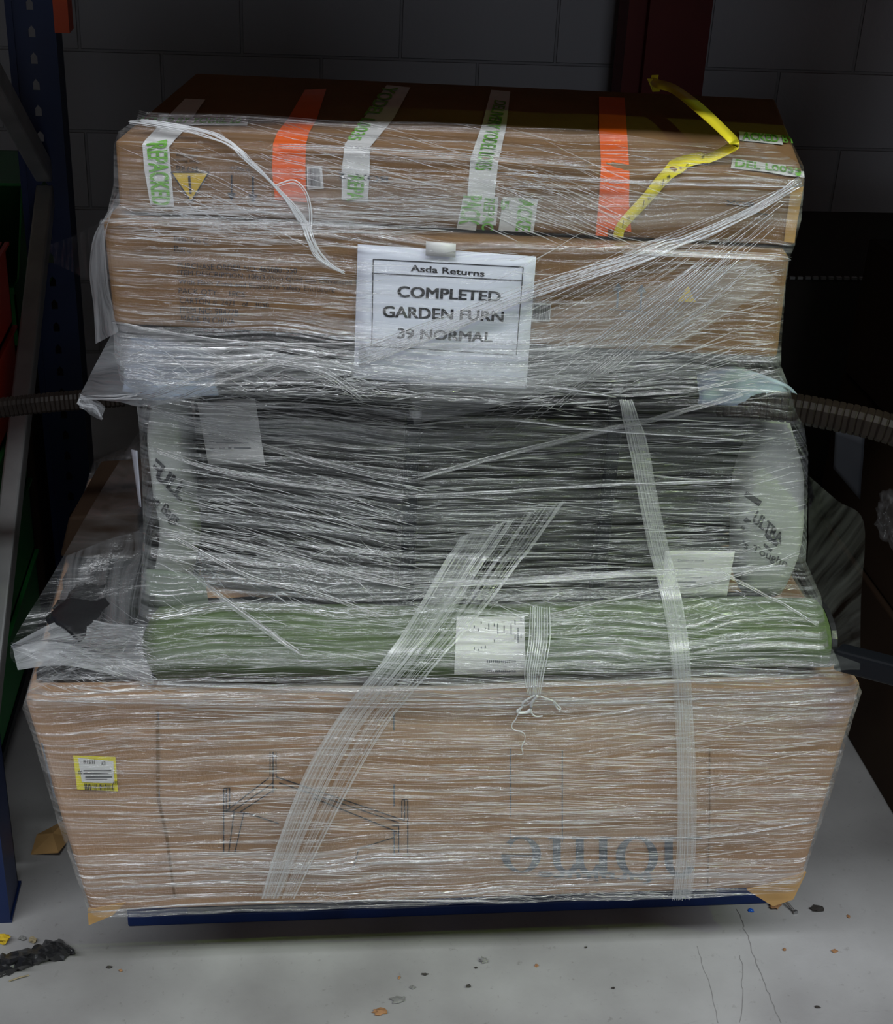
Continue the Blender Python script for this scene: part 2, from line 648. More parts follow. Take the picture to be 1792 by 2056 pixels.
def floor_material():
    m = bpy.data.materials.new('painted_concrete')
    m.use_nodes = True
    nt = m.node_tree
    N, L = nt.nodes.new, nt.links.new
    b = nt.nodes['Principled BSDF']
    b.inputs['Roughness'].default_value = 0.55
    b.inputs['Specular IOR Level'].default_value = 0.3
    tc = N('ShaderNodeTexCoord')

    def noi(scale, det, ro=0.6):
        n = N('ShaderNodeTexNoise')
        n.inputs['Scale'].default_value = scale
        n.inputs['Detail'].default_value = det
        n.inputs['Roughness'].default_value = ro
        L(tc.outputs['Object'], n.inputs['Vector'])
        return n
    a = noi(2.6, 6)
    r = N('ShaderNodeValToRGB')
    r.color_ramp.elements[0].position = 0.32
    r.color_ramp.elements[0].color = (0.34, 0.335, 0.33, 1)
    r.color_ramp.elements[1].position = 0.66
    r.color_ramp.elements[1].color = (0.46, 0.46, 0.455, 1)
    L(a.outputs['Fac'], r.inputs['Fac'])
    st = noi(1.3, 3, 0.5)
    r3 = N('ShaderNodeValToRGB')
    r3.color_ramp.elements[0].position = 0.38
    r3.color_ramp.elements[0].color = (0.68, 0.67, 0.68, 1)
    r3.color_ramp.elements[1].position = 0.55
    r3.color_ramp.elements[1].color = (1, 1, 1, 1)
    L(st.outputs['Fac'], r3.inputs['Fac'])
    m3 = N('ShaderNodeMix')
    m3.data_type = 'RGBA'
    m3.blend_type = 'MULTIPLY'
    m3.inputs['Factor'].default_value = 1.0
    L(r.outputs['Color'], m3.inputs['A'])
    L(r3.outputs['Color'], m3.inputs['B'])
    s = noi(55, 8, 0.7)
    r2 = N('ShaderNodeValToRGB')
    r2.color_ramp.elements[0].position = 0.26
    r2.color_ramp.elements[0].color = (0.45, 0.43, 0.4, 1)
    r2.color_ramp.elements[1].position = 0.40
    r2.color_ramp.elements[1].color = (1, 1, 1, 1)
    L(s.outputs['Fac'], r2.inputs['Fac'])
    mx = N('ShaderNodeMix')
    mx.data_type = 'RGBA'
    mx.blend_type = 'MULTIPLY'
    mx.inputs['Factor'].default_value = 0.7
    L(m3.outputs['Result'], mx.inputs['A'])
    L(r2.outputs['Color'], mx.inputs['B'])
    L(mx.outputs['Result'], b.inputs['Base Color'])
    bp = N('ShaderNodeBump')
    bp.inputs['Strength'].default_value = 0.15
    bp.inputs['Distance'].default_value = 0.004
    L(s.outputs['Fac'], bp.inputs['Height'])
    L(bp.outputs[0], b.inputs['Normal'])
    return m


def wall_material():
    m = bpy.data.materials.new('painted_blockwork')
    m.use_nodes = True
    nt = m.node_tree
    N, L = nt.nodes.new, nt.links.new
    b = nt.nodes['Principled BSDF']
    b.inputs['Roughness'].default_value = 0.6
    tc = N('ShaderNodeTexCoord')
    sp = N('ShaderNodeSeparateXYZ')
    cb = N('ShaderNodeCombineXYZ')
    L(tc.outputs['Object'], sp.inputs[0])
    L(sp.outputs['X'], cb.inputs['X'])
    L(sp.outputs['Z'], cb.inputs['Y'])
    mp = N('ShaderNodeMapping')
    mp.inputs['Location'].default_value = (0.13, 0.065, 0)
    L(cb.outputs[0], mp.inputs['Vector'])
    br = N('ShaderNodeTexBrick')
    br.inputs['Color1'].default_value = (0.46, 0.46, 0.50, 1)
    br.inputs['Color2'].default_value = (0.42, 0.42, 0.46, 1)
    br.inputs['Mortar'].default_value = (0.36, 0.36, 0.39, 1)
    br.inputs['Scale'].default_value = 1.0
    br.inputs['Brick Width'].default_value = 0.44
    br.inputs['Row Height'].default_value = 0.22
    br.inputs['Mortar Size'].default_value = 0.005
    br.inputs['Mortar Smooth'].default_value = 0.4
    L(mp.outputs[0], br.inputs['Vector'])
    L(br.outputs['Color'], b.inputs['Base Color'])
    bp = N('ShaderNodeBump')
    bp.invert = True
    bp.inputs['Strength'].default_value = 1.0
    bp.inputs['Distance'].default_value = 0.006
    L(br.outputs['Fac'], bp.inputs['Height'])
    n = N('ShaderNodeTexNoise')
    n.inputs['Scale'].default_value = 40
    n.inputs['Detail'].default_value = 6
    L(tc.outputs['Object'], n.inputs['Vector'])
    b2 = N('ShaderNodeBump')
    b2.inputs['Strength'].default_value = 0.25
    b2.inputs['Distance'].default_value = 0.005
    L(n.outputs['Fac'], b2.inputs['Height'])
    L(bp.outputs[0], b2.inputs['Normal'])
    L(b2.outputs[0], b.inputs['Normal'])
    return m


# ------------------------------------------------------------------ the setting
bm = bmesh.new()
add_box(bm, (-3.5, -6, -0.1), (5, 4.4, 0))
floor = structure(bmobj('floor', bm, floor_material(), loc=(0, 0, 0)))
bm = bmesh.new()
add_box(bm, (-3.5, 4.12, 0), (5, 4.35, 4))
structure(bmobj('wall_back', bm, wall_material(), loc=(0, 4.12, 0)))


def floor_crack(pts, w):
    V, Fc = [], []
    P = smooth_path([fl(*p, 0.0) for p in pts], 8)
    for i, p in enumerate(P):
        j = Vector((nz(p, 60, 5), nz(p, 60, 9), 0)) * 0.006
        ww = w * (0.6 + 0.8 * abs(nz(p, 40, 2)))
        V += [p + j + Vector((-ww / 2, 0, 0.0006)), p + j + Vector((ww / 2, 0, 0.0006))]
    for i in range(len(P) - 1):
        Fc.append((2 * i, 2 * i + 1, 2 * i + 3, 2 * i + 2))
    mesh('floor_crack', V, Fc, mat('crack_dirt', (0.24, 0.235, 0.23), 0.9, 0.1), floor)


floor_crack([(1480, 1828), (1500, 1880), (1512, 1920), (1535, 1975), (1548, 2010), (1570, 2056)], 0.0017)
floor_crack([(1486, 1920), (1490, 1980), (1486, 2056)], 0.0013)
floor_crack([(1400, 1900), (1425, 1980), (1440, 2056)], 0.0010)
floor_crack([(1360, 2056), (1500, 2042), (1680, 2034), (1792, 2030)], 0.0009)

# ------------------------------------------------------------------ pallet rack of the bay
RX0, RX1 = -0.543, -0.452
rack = thing('pallet_rack', 'blue pallet rack with punched uprights, grey braces and orange beams around the bay', 'rack', (-0.5, 2.4, 0))


def upright(y0, y1, z1, dx=0.0):
    """A punched upright: front web with a column of keyhole slots, two flanges and return lips."""
    RX0, RX1 = -0.543 + dx, -0.452 + dx
    bm = bmesh.new()
    t = 0.003
    add_box(bm, (RX0, y0, 0.006), (RX0 + t, y1, z1))
    add_box(bm, (RX1 - t, y0, 0.006), (RX1, y1, z1))
    add_box(bm, (RX0, y1 - t, 0.006), (RX0 + 0.018, y1, z1))
    add_box(bm, (RX1 - 0.018, y1 - t, 0.006), (RX1, y1, z1))
    xm = (RX0 + RX1) / 2
    # web split around the slots
    hw, hh, pitch = 0.0065, 0.011, 0.0505
    add_box(bm, (RX0, y0, 0.006), (xm - hw, y0 + t, z1))
    add_box(bm, (xm + hw, y0, 0.006), (RX1, y0 + t, z1))
    z = 0.05
    zp = 0.006
    while z < z1 - 0.03:
        add_box(bm, (xm - hw, y0, zp), (xm + hw, y0 + t, z - hh))
        # pointed top of each slot
        for sx in (-1, 1):
            a = bm.verts.new((xm + sx * hw, y0, z + hh))
            b = bm.verts.new((xm + sx * hw, y0, z + hh - 0.008))
            c = bm.verts.new((xm, y0, z + hh))
            bm.faces.new((a, b, c) if sx > 0 else (a, c, b))
        zp = z + hh
        z += pitch
    add_box(bm, (xm - hw, y0, zp), (xm + hw, y0 + t, z1))
    # rolled ribs on the web's edges
    add_box(bm, (RX0 - 0.001, y0 - 0.004, 0.006), (RX0 + 0.012, y0, z1))
    add_box(bm, (RX1 - 0.016, y0 - 0.004, 0.006), (RX1 + 0.001, y0, z1))
    o = bmobj('upright', bm, M['rack_blue'], rack)
    bm = bmesh.new()
    add_box(bm, (RX0 - 0.01, y0 - 0.004, 0), (RX1 + 0.003, y1 + 0.012, 0.006))
    bmobj('base_plate', bm, M['rack_blue'], o)
    return o


upright(1.86, 1.94, 3.2, -0.018)
u2 = upright(2.95, 3.03, 3.2)
xm = (RX0 + RX1) / 2
for a, b in (((xm, 1.93, 1.62), (xm, 2.96, 0.985)), ((xm, 1.93, 0.30), (xm, 2.96, 0.945)), ((xm, 1.93, 1.70), (xm, 2.96, 2.4))):
    bm = bmesh.new()
    bar(bm, a, b, 0.042, 0.034, Vector((1, 0, 0)))
    bevel(bmobj('brace', bm, M['galv'], rack), 0.004)
bm = bmesh.new()
add_box(bm, (RX1 + 0.0, 2.94, 1.262), (RX1 + 0.028, 3.0, 1.55))
bmobj('beam_connector', bm, M['rack_orange'], rack)
for y in (1.72, 2.97):
    bm = bmesh.new()
    add_box(bm, (RX1, y, 1.56), (2.35, y + 0.05, 1.66))
    bevel(bmobj('beam', bm, M['rack_orange'], rack), 0.004)
bm = bmesh.new()
y = 1.70
while y < 4.0:
    add_box(bm, (-2.4, y, 1.66), (3.6, y + 0.115, 1.68))
    y += 0.118
bmobj('shelf_deck', bm, mat('shelf_boards', (0.30, 0.22, 0.14), 0.8, 0.2, var=0.2, scale=5, stretch=(1, 8, 1)), rack)
bm = bmesh.new()
add_box(bm, (0.905, 3.93, 0), (0.955, 4.05, 3.2))
add_box(bm, (0.955, 3.90, 0), (1.125, 3.912, 3.2))
add_box(bm, (0.955, 3.912, 0), (0.967, 4.05, 3.2))
add_box(bm, (1.113, 3.912, 0), (1.125, 4.05, 3.2))
o = bmobj('steel_column', bm, M['red_col'])
tag(o, 'dark maroon steel column against the back wall, behind the top carton', 'column')

bm = bmesh.new()
add_box(bm, (1.128, 3.93, 1.262), (3.6, 3.99, 1.37))
tag(bevel(bmobj('rack_beam', bm, M['rack_orange']), 0.004), 'orange steel beam along the top right of the picture, right of the maroon column', 'beam')

# ------------------------------------------------------------------ plastic bins at the left, on the floor beyond the rack


def bin_(cx, y, z, w, d, h, m, label):
    """An open-fronted picking bin: floor, back, two sloped sides, a low front lip."""
    t = 0.004
    V, Fc = [], []

    def quad(a, b, c, e):
        k = len(V)
        V.extend([a, b, c, e])
        Fc.append((k, k + 1, k + 2, k + 3))
    x0, x1, y0, y1 = cx - w / 2, cx + w / 2, y, y + d
    root = thing('storage_bin', label, 'bin', (cx, y + d / 2, z), 'picking bins left of the rack upright')
    for s in (x0, x1 - t):
        prof = [(y0, z), (y1, z), (y1, z + h), (y0 + d * 0.38, z + h), (y0 + d * 0.10, z + h * 0.45), (y0, z + h * 0.45)]
        k = len(V)
        for xx in (s, s + t):
            V.extend([Vector((xx, a, b)) for a, b in prof])
        n = len(prof)
        Fc.append(tuple(k + i for i in range(n)))
        Fc.append(tuple(k + n + i for i in reversed(range(n))))
        for i in range(n):
            j = (i + 1) % n
            Fc.append((k + i, k + n + i, k + n + j, k + j))
    b2 = bmesh.new()
    add_box(b2, (x0, y0, z), (x1, y1, z + t))
    add_box(b2, (x0, y1 - t, z), (x1, y1, z + h))
    h2 = len(V) // 2
    mesh('side_panel', V[:h2], [f for f in Fc if max(f) < h2], m, root)
    mesh('side_panel', V[h2:], [tuple(i - h2 for i in f) for f in Fc if min(f) >= h2], m, root)
    bmobj('bin_body', b2, m, root)
    b3 = bmesh.new()
    add_box(b3, (x0, y0, z), (x1, y0 + t, z + h * 0.45))
    add_box(b3, (x0, y0 - 0.012, z + h * 0.40), (x1, y0, z + h * 0.45))
    bmobj('front_lip', b3, m, root)
    b4 = bmesh.new()
    add_box(b4, (x0 - 0.008, y0 + d * 0.4, z + h - 0.006), (x1 + 0.008, y1, z + h))
    bmobj('rim', b4, m, root)
    return root


for (cx, y, z, m, lb) in (
        (-0.69, 1.965, 0.10, 'bin_green', 'green picking bin at the bottom of the bin stack left of the rack'),
        (-0.69, 1.965, 0.265, 'bin_green', 'green picking bin second from the bottom, left of the rack'),
        (-0.69, 1.965, 0.43, 'bin_green', 'green picking bin directly under the lower red bin'),
        (-0.69, 1.965, 0.595, 'bin_red', 'red picking bin below the brown wicker arm at far left'),
        (-0.69, 1.965, 0.76, 'bin_red', 'red picking bin above the brown wicker arm at far left')):
    bin_(cx, y, z, 0.31, 0.72, 0.16, M[m], lb)
bm = bmesh.new()
for xx in (-0.835, -0.555):
    for yy in (2.05, 2.70):
        add_box(bm, (xx, yy, 0), (xx + 0.02, yy + 0.02, 0.10))
add_box(bm, (-0.85, 1.96, 0.08), (-0.53, 2.76, 0.098))
tag(bmobj('bin_stand', bm, M['black_metal']), 'low black stand under the stack of picking bins', 'stand')
bin_(-0.72, 2.92, 0.62, 0.30, 0.5, 0.30, M['bin_green'], 'tall green bin behind the red bins, by the rear upright')
bm = bmesh.new()
add_box(bm, (-0.88, 2.90, 0), (-0.56, 3.45, 0.615))
tag(bevel(bmobj('carton', bm, M['card_dark_shaded'])), 'dark carton under the tall green bin behind the bin stack', 'box')

# ------------------------------------------------------------------ blue pallet
pal = thing('pallet', 'dark blue wooden pallet under the lowest carton', 'pallet', (0.27, 2.3, 0))
PX0, PX1, PY0, PY1 = -0.275, 0.83, 1.836, 2.75
for i in range(7):
    y = PY0 + i * (PY1 - PY0 - 0.1) / 6
    bm = bmesh.new()
    add_box(bm, (PX0, y, 0.132), (PX1, y + 0.1, 0.151))
    bevel(bmobj('deck_board', bm, M['blue'], pal), 0.003)
for x in (PX0, (PX0 + PX1) / 2 - 0.05, PX1 - 0.1):
    bm = bmesh.new()
    add_box(bm, (x, PY0, 0.112), (x + 0.1, PY1, 0.132))
    bmobj('stringer', bm, M['blue'], pal)
    for y in (PY0, (PY0 + PY1) / 2 - 0.07, PY1 - 0.14):
        bm = bmesh.new()
        add_box(bm, (x, y, 0.022), (x + 0.1, y + 0.14, 0.112))
        bevel(bmobj('block', bm, M['blue'], pal), 0.003)
for y in (PY0, (PY0 + PY1) / 2 - 0.05, PY1 - 0.1):
    bm = bmesh.new()
    add_box(bm, (PX0, y, 0), (PX1, y + 0.1, 0.022))
    bevel(bmobj('base_board', bm, M['blue'], pal), 0.003)

# ------------------------------------------------------------------ lowest, long carton
YB = 1.70
BL, BR = atY(180, 1836, YB), atY(1604, 1790, YB)
TL, TR = atY(47, 1402, YB), atY(1730, 1378, YB)
BL.z = BR.z = 0.158
TL.z = TR.z = 0.556
dY = Vector((0, 0.72, 0))
long_box = thing('carton', 'long pale cardboard box at the bottom of the pallet load', 'box', (0.25, 2.06, 0.158))
lb = softbox('box_body', [BL, BR, TR, TL, BL + dY, BR + dY, TR + dY, TL + dY], M['card_pale'], long_box, 18, {'front': 0.008, 'top': -0.004}, 0.0025, 0.010)
B_long = bvh_of(lb)
# corner flaps hanging at the bottom corners
for pts, nm in ((((176, 1828), (252, 1812), (226, 1838), (178, 1858)), 'l'), (((1500, 1788), (1618, 1752), (1592, 1806), (1552, 1820)), 'r')):
    ps = [atY(*p, YB - 0.002) for p in pts]
    ps2 = [p + Vector((0, 0.006, 0)) for p in ps]
    mesh('corner_flap', ps + ps2, [(0, 1, 2, 3), (7, 6, 5, 4), (0, 4, 5, 1), (1, 5, 6, 2), (2, 6, 7, 3), (3, 7, 4, 0)], M['flap'], long_box)['label'] = 'bare orange-brown cardboard flap at the bottom corner'
sl = decal('shipping_label', ((147, 1515), (232, 1518), (237, 1587), (155, 1583)), B_long, M['yellow_label'], long_box, off=0.002)
sl['label'] = 'yellow bordered shipping label'
decal('label_paper', ((157, 1519), (228, 1526), (230, 1570), (165, 1568)), B_long, M['label'], sl, off=0.003)
lettering('label_print', [
    ('J1518', ((192, 1531), (168, 1530), (168, 1520), (192, 1521)), 0.01),
    ('EY', ((212, 1533), (203, 1533), (203, 1526), (212, 1526)), 0.01),
    ('02', ((166, 1551), (157, 1551), (157, 1544), (166, 1544)), 0.02),
    ('SST', ((237, 1572), (226, 1572), (226, 1565), (237, 1565)), 0.01),
    ('#bars', ((170, 1570), (229, 1572), (231, 1584), (171, 1583)), 5),
    ('#shape', rect(168, 1543, 224, 1545), BAR), ('#shape', rect(168, 1549, 220, 1551), BAR), ('#shape', rect(172, 1556, 226, 1558), BAR), ('#shape', rect(172, 1561, 216, 1562), BAR)], B_long, M['ink'], sl, 0.0038)

# the big upside-down serif word and the table drawing


def serif_word():
    """The word 'home' in heavy roman letters, built from strokes; unit height = x height, ascender 1.5."""
    V, Fc = [], []

    def q(x0, y0, x1, y1):
        k = len(V)
        V.extend([(x0, y0), (x1, y0), (x1, y1), (x0, y1)])
        Fc.append((k, k + 1, k + 2, k + 3))

    def arc(cx, cy, rx, ry, a0, a1, tx, ty, n=18):
        for i in range(n):
            k = len(V)
            for a in (a0 + (a1 - a0) * i / n, a0 + (a1 - a0) * (i + 1) / n):
                c, s = math.cos(math.radians(a)), math.sin(math.radians(a))
                V.append((cx + rx * c, cy + ry * s))
                V.append((cx + (rx - tx) * c, cy + (ry - ty) * s))
            Fc.append((k, k + 1, k + 3, k + 2))
    sw = 0.17
    # h
    q(0.05, 0, 0.05 + sw, 1.5); q(-0.03, 0, 0.32, 0.05); q(-0.03, 1.45, 0.14, 1.5)
    arc(0.43, 0.62, 0.32, 0.38, 0, 160, sw, 0.10); q(0.58, 0, 0.58 + sw, 0.62); q(0.5, 0, 0.84, 0.05)
    # o
    arc(1.33, 0.5, 0.44, 0.52, 0, 360, 0.19, 0.06, 36)
    # m
    x = 1.95
    q(x, 0, x + sw, 0.98); q(x - 0.08, 0, x + 0.26, 0.05); q(x - 0.08, 0.93, x + 0.1, 0.98)
    arc(x + 0.36, 0.62, 0.30, 0.38, 0, 160, sw, 0.10); q(x + 0.49, 0, x + 0.49 + sw, 0.62); q(x + 0.41, 0, x + 0.75, 0.05)
    arc(x + 0.84, 0.62, 0.30, 0.38, 0, 160, sw, 0.10); q(x + 0.97, 0, x + 0.97 + sw, 0.62); q(x + 0.89, 0, x + 1.23, 0.05)
    # e
    cx = 3.75
    arc(cx, 0.5, 0.42, 0.52, 0, 320, 0.18, 0.06, 34); q(cx - 0.28, 0.5, cx + 0.38, 0.56)
    xs = 4.17
    return [((a + 0.03) / (xs + 0.03), b / 1.5) for a, b in V], Fc


SER = serif_word()
lettering('printed_word', [('#shape', ((1408, 1803), (1005, 1782), (1005, 1679), (1408, 1679)), SER)], B_long, M['ink_grey'], long_box, 0.0022)
lettering('printed_text', [('furniture', ((1310, 1772), (1080, 1764), (1080, 1748), (1310, 1752)), 0.02)], B_long, M['ink_grey'], long_box, 0.0022)
seg = [(790, 1430, 791, 1715, 2.2), (318, 1428, 320, 1600, 1.6),
       (449, 1582, 449, 1714, 1.6), (454, 1580, 454, 1630, 1.2), (461, 1580, 461, 1624, 1.4), (449, 1582, 461, 1580, 1.2), (470, 1628, 458, 1718, 1.4), (490, 1628, 470, 1716, 1.4), (449, 1626, 500, 1632, 1.2),
       (542, 1508, 542, 1556, 1.2), (548, 1508, 548, 1590, 1.4), (554, 1508, 554, 1556, 1.2), (455, 1626, 540, 1560, 1.4), (466, 1628, 548, 1570, 1.4), (480, 1630, 556, 1580, 1.4),
       (554, 1558, 812, 1646, 1.5), (560, 1570, 800, 1650, 1.5), (500, 1632, 560, 1652, 1.4), (628, 1600, 796, 1668, 1.6),
       (806, 1606, 806, 1640, 1.2), (812, 1603, 812, 1645, 1.2), (818, 1606, 818, 1718, 1.5), (806, 1604, 818, 1604, 1.2), (786, 1656, 800, 1656, 1.4), (800, 1656, 800, 1712, 1.4), (786, 1671, 800, 1672, 1.2),
       (720, 1702, 790, 1680, 1.2), (720, 1702, 708, 1745, 1.2), (1024, 1500, 1024, 1700, 1.3), (1128, 1505, 1128, 1690, 1.5)]
PANEL = [s for s in seg if abs(s[3] - s[1]) > 165]
for s in PANEL:
    s = (*s[:4], s[4] * 1.3)
    lettering('panel_line', [('#shape', line_q(*s), BAR)], B_long, M['ink_grey'], long_box, 0.0020)
lettering('printed_drawing', [('#shape', line_q(*s[:4], s[4] * 1.6), BAR) for s in seg if s not in PANEL], B_long, M['ink'], long_box, 0.0020)
cr = strip('fold_crease', [(313, 1425, 320, 1425), (314, 1600, 321, 1600), (332, 1680, 338, 1680), (348, 1800, 353, 1800)], B_long, M['card'], long_box, 4, 1, 0.0016)
sc = strip('side_seam', [(82, 1490, 86, 1490), (108, 1600, 112, 1600), (128, 1690, 132, 1690), (146, 1770, 149, 1770)], B_long, M['ink_grey'], long_box, 4, 1, 0.0016)
strip('side_seam', [(1422, 1500, 1425, 1500), (1422, 1640, 1425, 1640), (1418, 1780, 1421, 1780)], B_long, M['card'], long_box, 4, 1, 0.0016)

# ------------------------------------------------------------------ lower of the two top cartons
D1 = 1.775
c4 = [atD(228, 648, D1), atD(1560, 722, D1), atD(1584, 516, D1), atD(205, 444, D1)]
c4[0].z = c4[1].z = 1.068
c4[2].z = c4[3].z = 1.208
dv = FH * 0.50
mid_box = thing('carton', 'brown cardboard box with a block of printed order text, second from the top', 'box', (0.22, 2.0, 1.068))
mb = softbox('box_body', c4 + [p + dv for p in c4], M['card'], mid_box, 16, {'front': 0.006, 'top': 0.0}, 0.002, 0.006)
B_mid = bvh_of(mb)


def tl(txt, x0, y0, x1, y1, h, dy=0.0):
    return (txt, ((x0, y0), (x1, y1), (x1, y1 + h), (x0, y0 + h)), 0.006)


lettering('printed_text', [
    tl('Item No C', 350, 472, 418, 478, 12), tl('Barc', 350, 492, 384, 495, 12),
    tl('PURCHASE ORDER NO: 4650801550', 357, 526, 596, 537, 12),
    tl('ITEM DESCRIPTION: 10ft(3.05m) Quad Lok Galvanised T', 357, 541, 720, 562, 13),
    tl('With Flash Zone and Easystore Safety Enclosure', 358, 559, 672, 577, 13),
    tl('PACK QTY:    1PCS', 359, 577, 492, 585, 13),
    tl('CARTON #: 2471   of   3050', 361, 596, 540, 606, 13),
    tl('ITEM NO: 984778', 362, 614, 478, 621, 13),
    tl('MADE IN CHINA', 364, 632, 472, 638, 13)], B_mid, M['ink'], mid_box)
bl = decal('barcode_label', ((1068, 607), (1106, 609), (1103, 645), (1066, 643)), B_mid, M['label'], mid_box, 3, 3)
lettering('barcode', [('#bars', ((1071, 610), (1104, 612), (1101, 642), (1069, 640)), 12)], B_mid, M['ink'], bl, 0.0022)
ARROW = ([(0.4, 0), (0.6, 0), (0.6, 0.7), (0.4, 0.7), (0.0, 0.68), (1, 0.68), (0.5, 1)], [(0, 1, 2, 3), (4, 5, 6)])
lettering('handling_arrows', [('#shape', ((1231, 566), (1251, 567), (1248, 618), (1228, 617)), ARROW), ('#shape', ((1278, 569), (1298, 570), (1295, 621), (1275, 620)), ARROW),
                              ('#shape', line_q(1222, 620, 1300, 626, 2), BAR)], B_mid, M['ink_grey'], mid_box)
TRI = ([(0, 0), (1, 0), (0.5, 1)], [(0, 1, 2)])
lettering('printed_mark', [('#shape', ((1362, 572), (1398, 574), (1396, 606), (1360, 604)), TRI)], B_mid, M['yellow_print'], mid_box)

# ------------------------------------------------------------------ top carton
D0 = 1.80
f4 = [atD(239, 424, D0), atD(1592, 503, D0), atD(1616, 350, D0), atD(230, 284, D0)]
f4[0].z = f4[1].z = 1.2128
f4[2].z = f4[3].z = 1.305
bk_r, bk_l = fl(1556, 198, 1.318), fl(392, 146, 1.328)
b4 = [Vector((bk_l.x, bk_l.y, 1.2128)), Vector((bk_r.x, bk_r.y, 1.2128)), bk_r, bk_l]
top_box = thing('carton', 'brown cardboard box with orange and white tapes on top of the load', 'box', (0.22, 2.0, 1.2128))
tb = softbox('box_body', f4 + b4, M['card'], top_box, 18, {'front': 0.004, 'top': 0.012}, 0.003, 0.007)
B_top = bvh_of(tb)
o1 = strip('orange_tape', [(612, 182, 655, 180), (578, 240, 636, 240), (556, 268, 620, 268), (548, 290, 614, 292), (546, 340, 613, 346), (552, 400, 616, 406)], B_top, M['orange'], top_box)
o2 = strip('orange_tape', [(1202, 178, 1252, 180), (1202, 265, 1258, 270), (1206, 330, 1263, 345), (1202, 400, 1262, 405), (1195, 472, 1268, 480)], B_top, M['orange'], top_box)
TW = [
    [(372, 200, 412, 202), (312, 262, 366, 268), (286, 290, 340, 294), (290, 340, 344, 346), (302, 408, 350, 414)],
    [(786, 158, 832, 162), (735, 232, 790, 240), (692, 292, 742, 298), (686, 340, 742, 344), (686, 400, 738, 404)],
    [(990, 166, 1026, 168), (968, 250, 1016, 256), (944, 320, 1000, 326), (938, 392, 992, 396)],
    [(930, 393, 1000, 395), (916, 458, 994, 466)],
    [(1010, 395, 1080, 399), (1000, 462, 1070, 466)],
    [(272, 236, 500, 240), (262, 252, 496, 254)],
    [(1482, 266, 1596, 276), (1484, 284, 1600, 296)],
    [(1470, 320, 1612, 340), (1466, 340, 1614, 356)]]
tapes = [strip('white_tape', r, B_top, M['tape'], top_box, 5, 4, 0.0016) for r in TW]
TXT = [
    [('REPACKED', ((336, 284), (343, 412), (306, 410), (294, 288)), 0.03)],
    [('YODEL L0035', ((800, 180), (722, 286), (696, 284), (770, 176)), 0.02), ('REPA', ((731, 352), (730, 402), (696, 402), (698, 350)), 0.03)],
    [('DELIVERY YODEL L0035', ((1016, 208), (985, 342), (952, 340), (992, 204)), 0.02)],
    [('PACK', ((968, 392), (962, 452), (920, 448), (930, 392)), 0.03), ('REPAC', ((994, 398), (990, 462), (966, 460), (972, 396)), 0.03)],
    [('ACKE', ((1072, 400), (1064, 464), (1034, 462), (1040, 398)), 0.03), ('5', ((1022, 400), (1020, 420), (1004, 420), (1006, 400)), 0.03)],
    [('ACKED BY YODEL L0', ((282, 238), (486, 241), (482, 251), (272, 249)), 0.02)],
    [('ACKED BY', ((1490, 268), (1592, 277), (1596, 292), (1490, 283)), 0.02)],
    [('DEL L0035', ((1476, 323), (1606, 342), (1608, 353), (1474, 338)), 0.02)]]
for t, it in zip(tapes, TXT):
    for w in it:
        lettering('tape_print', [w], B_top, M['green_ink'], t, 0.0026)
lettering('warning_triangle', [('#shape', ((345, 345), (418, 345), (384, 403), (384, 403)), BAR)], B_top, M['yellow_print'], top_box, 0.0014)
lettering('warning_outline', [('#shape', line_q(344, 345, 420, 345, 3), BAR), ('#shape', line_q(344, 345, 384, 404, 3), BAR), ('#shape', line_q(420, 345, 384, 404, 3), BAR), ('#shape', line_q(380, 352, 383, 388, 5), BAR)], B_top, M['ink'], top_box, 0.0020)
lettering('printed_text', [('24.7 KG', ((398, 344), (354, 340), (354, 332), (398, 334)), 0.01), ('Two Person', ((400, 328), (348, 324), (348, 318), (400, 321)), 0.01), ('Handling', ((394, 317), (354, 314), (354, 308), (394, 311)), 0.01)], B_top, M['ink'], top_box)
lettering('handling_arrows', [('This Way Up', ((508, 346), (462, 340), (462, 332), (508, 337)), 0.01), ('#shape', ((474, 404), (456, 402), (456, 350), (474, 351)), ARROW), ('#shape', ((518, 408), (498, 406), (498, 353), (518, 354)), ARROW)], B_top, M['ink'], top_box)
lettering('printed_text', [('BOX  2', ((779, 366), (680, 358), (680, 346), (779, 354)), 0.02)], B_top, M['ink'], top_box)
lettering('printed_text', [('#shape', line_q(1482, 424, 1540, 430, 2.5), BAR), ('BOX', ((1512, 416), (1456, 411), (1456, 401), (1512, 406)), 0.02)], B_top, M['ink'], top_box)
bl = decal('barcode_label', ((616, 334), (646, 333), (650, 378), (617, 380)), B_top, M['label'], top_box, 3, 3)
lettering('barcode', [('#bars', ((619, 338), (642, 337), (644, 374), (620, 376)), 23)], B_top, M['ink'], bl, 0.0022)
strip('edge_board', [(1588, 372, 1612, 374), (1578, 440, 1600, 442), (1571, 500, 1592, 502)], B_top, M['flap'], top_box, 4, 2, 0.0015)

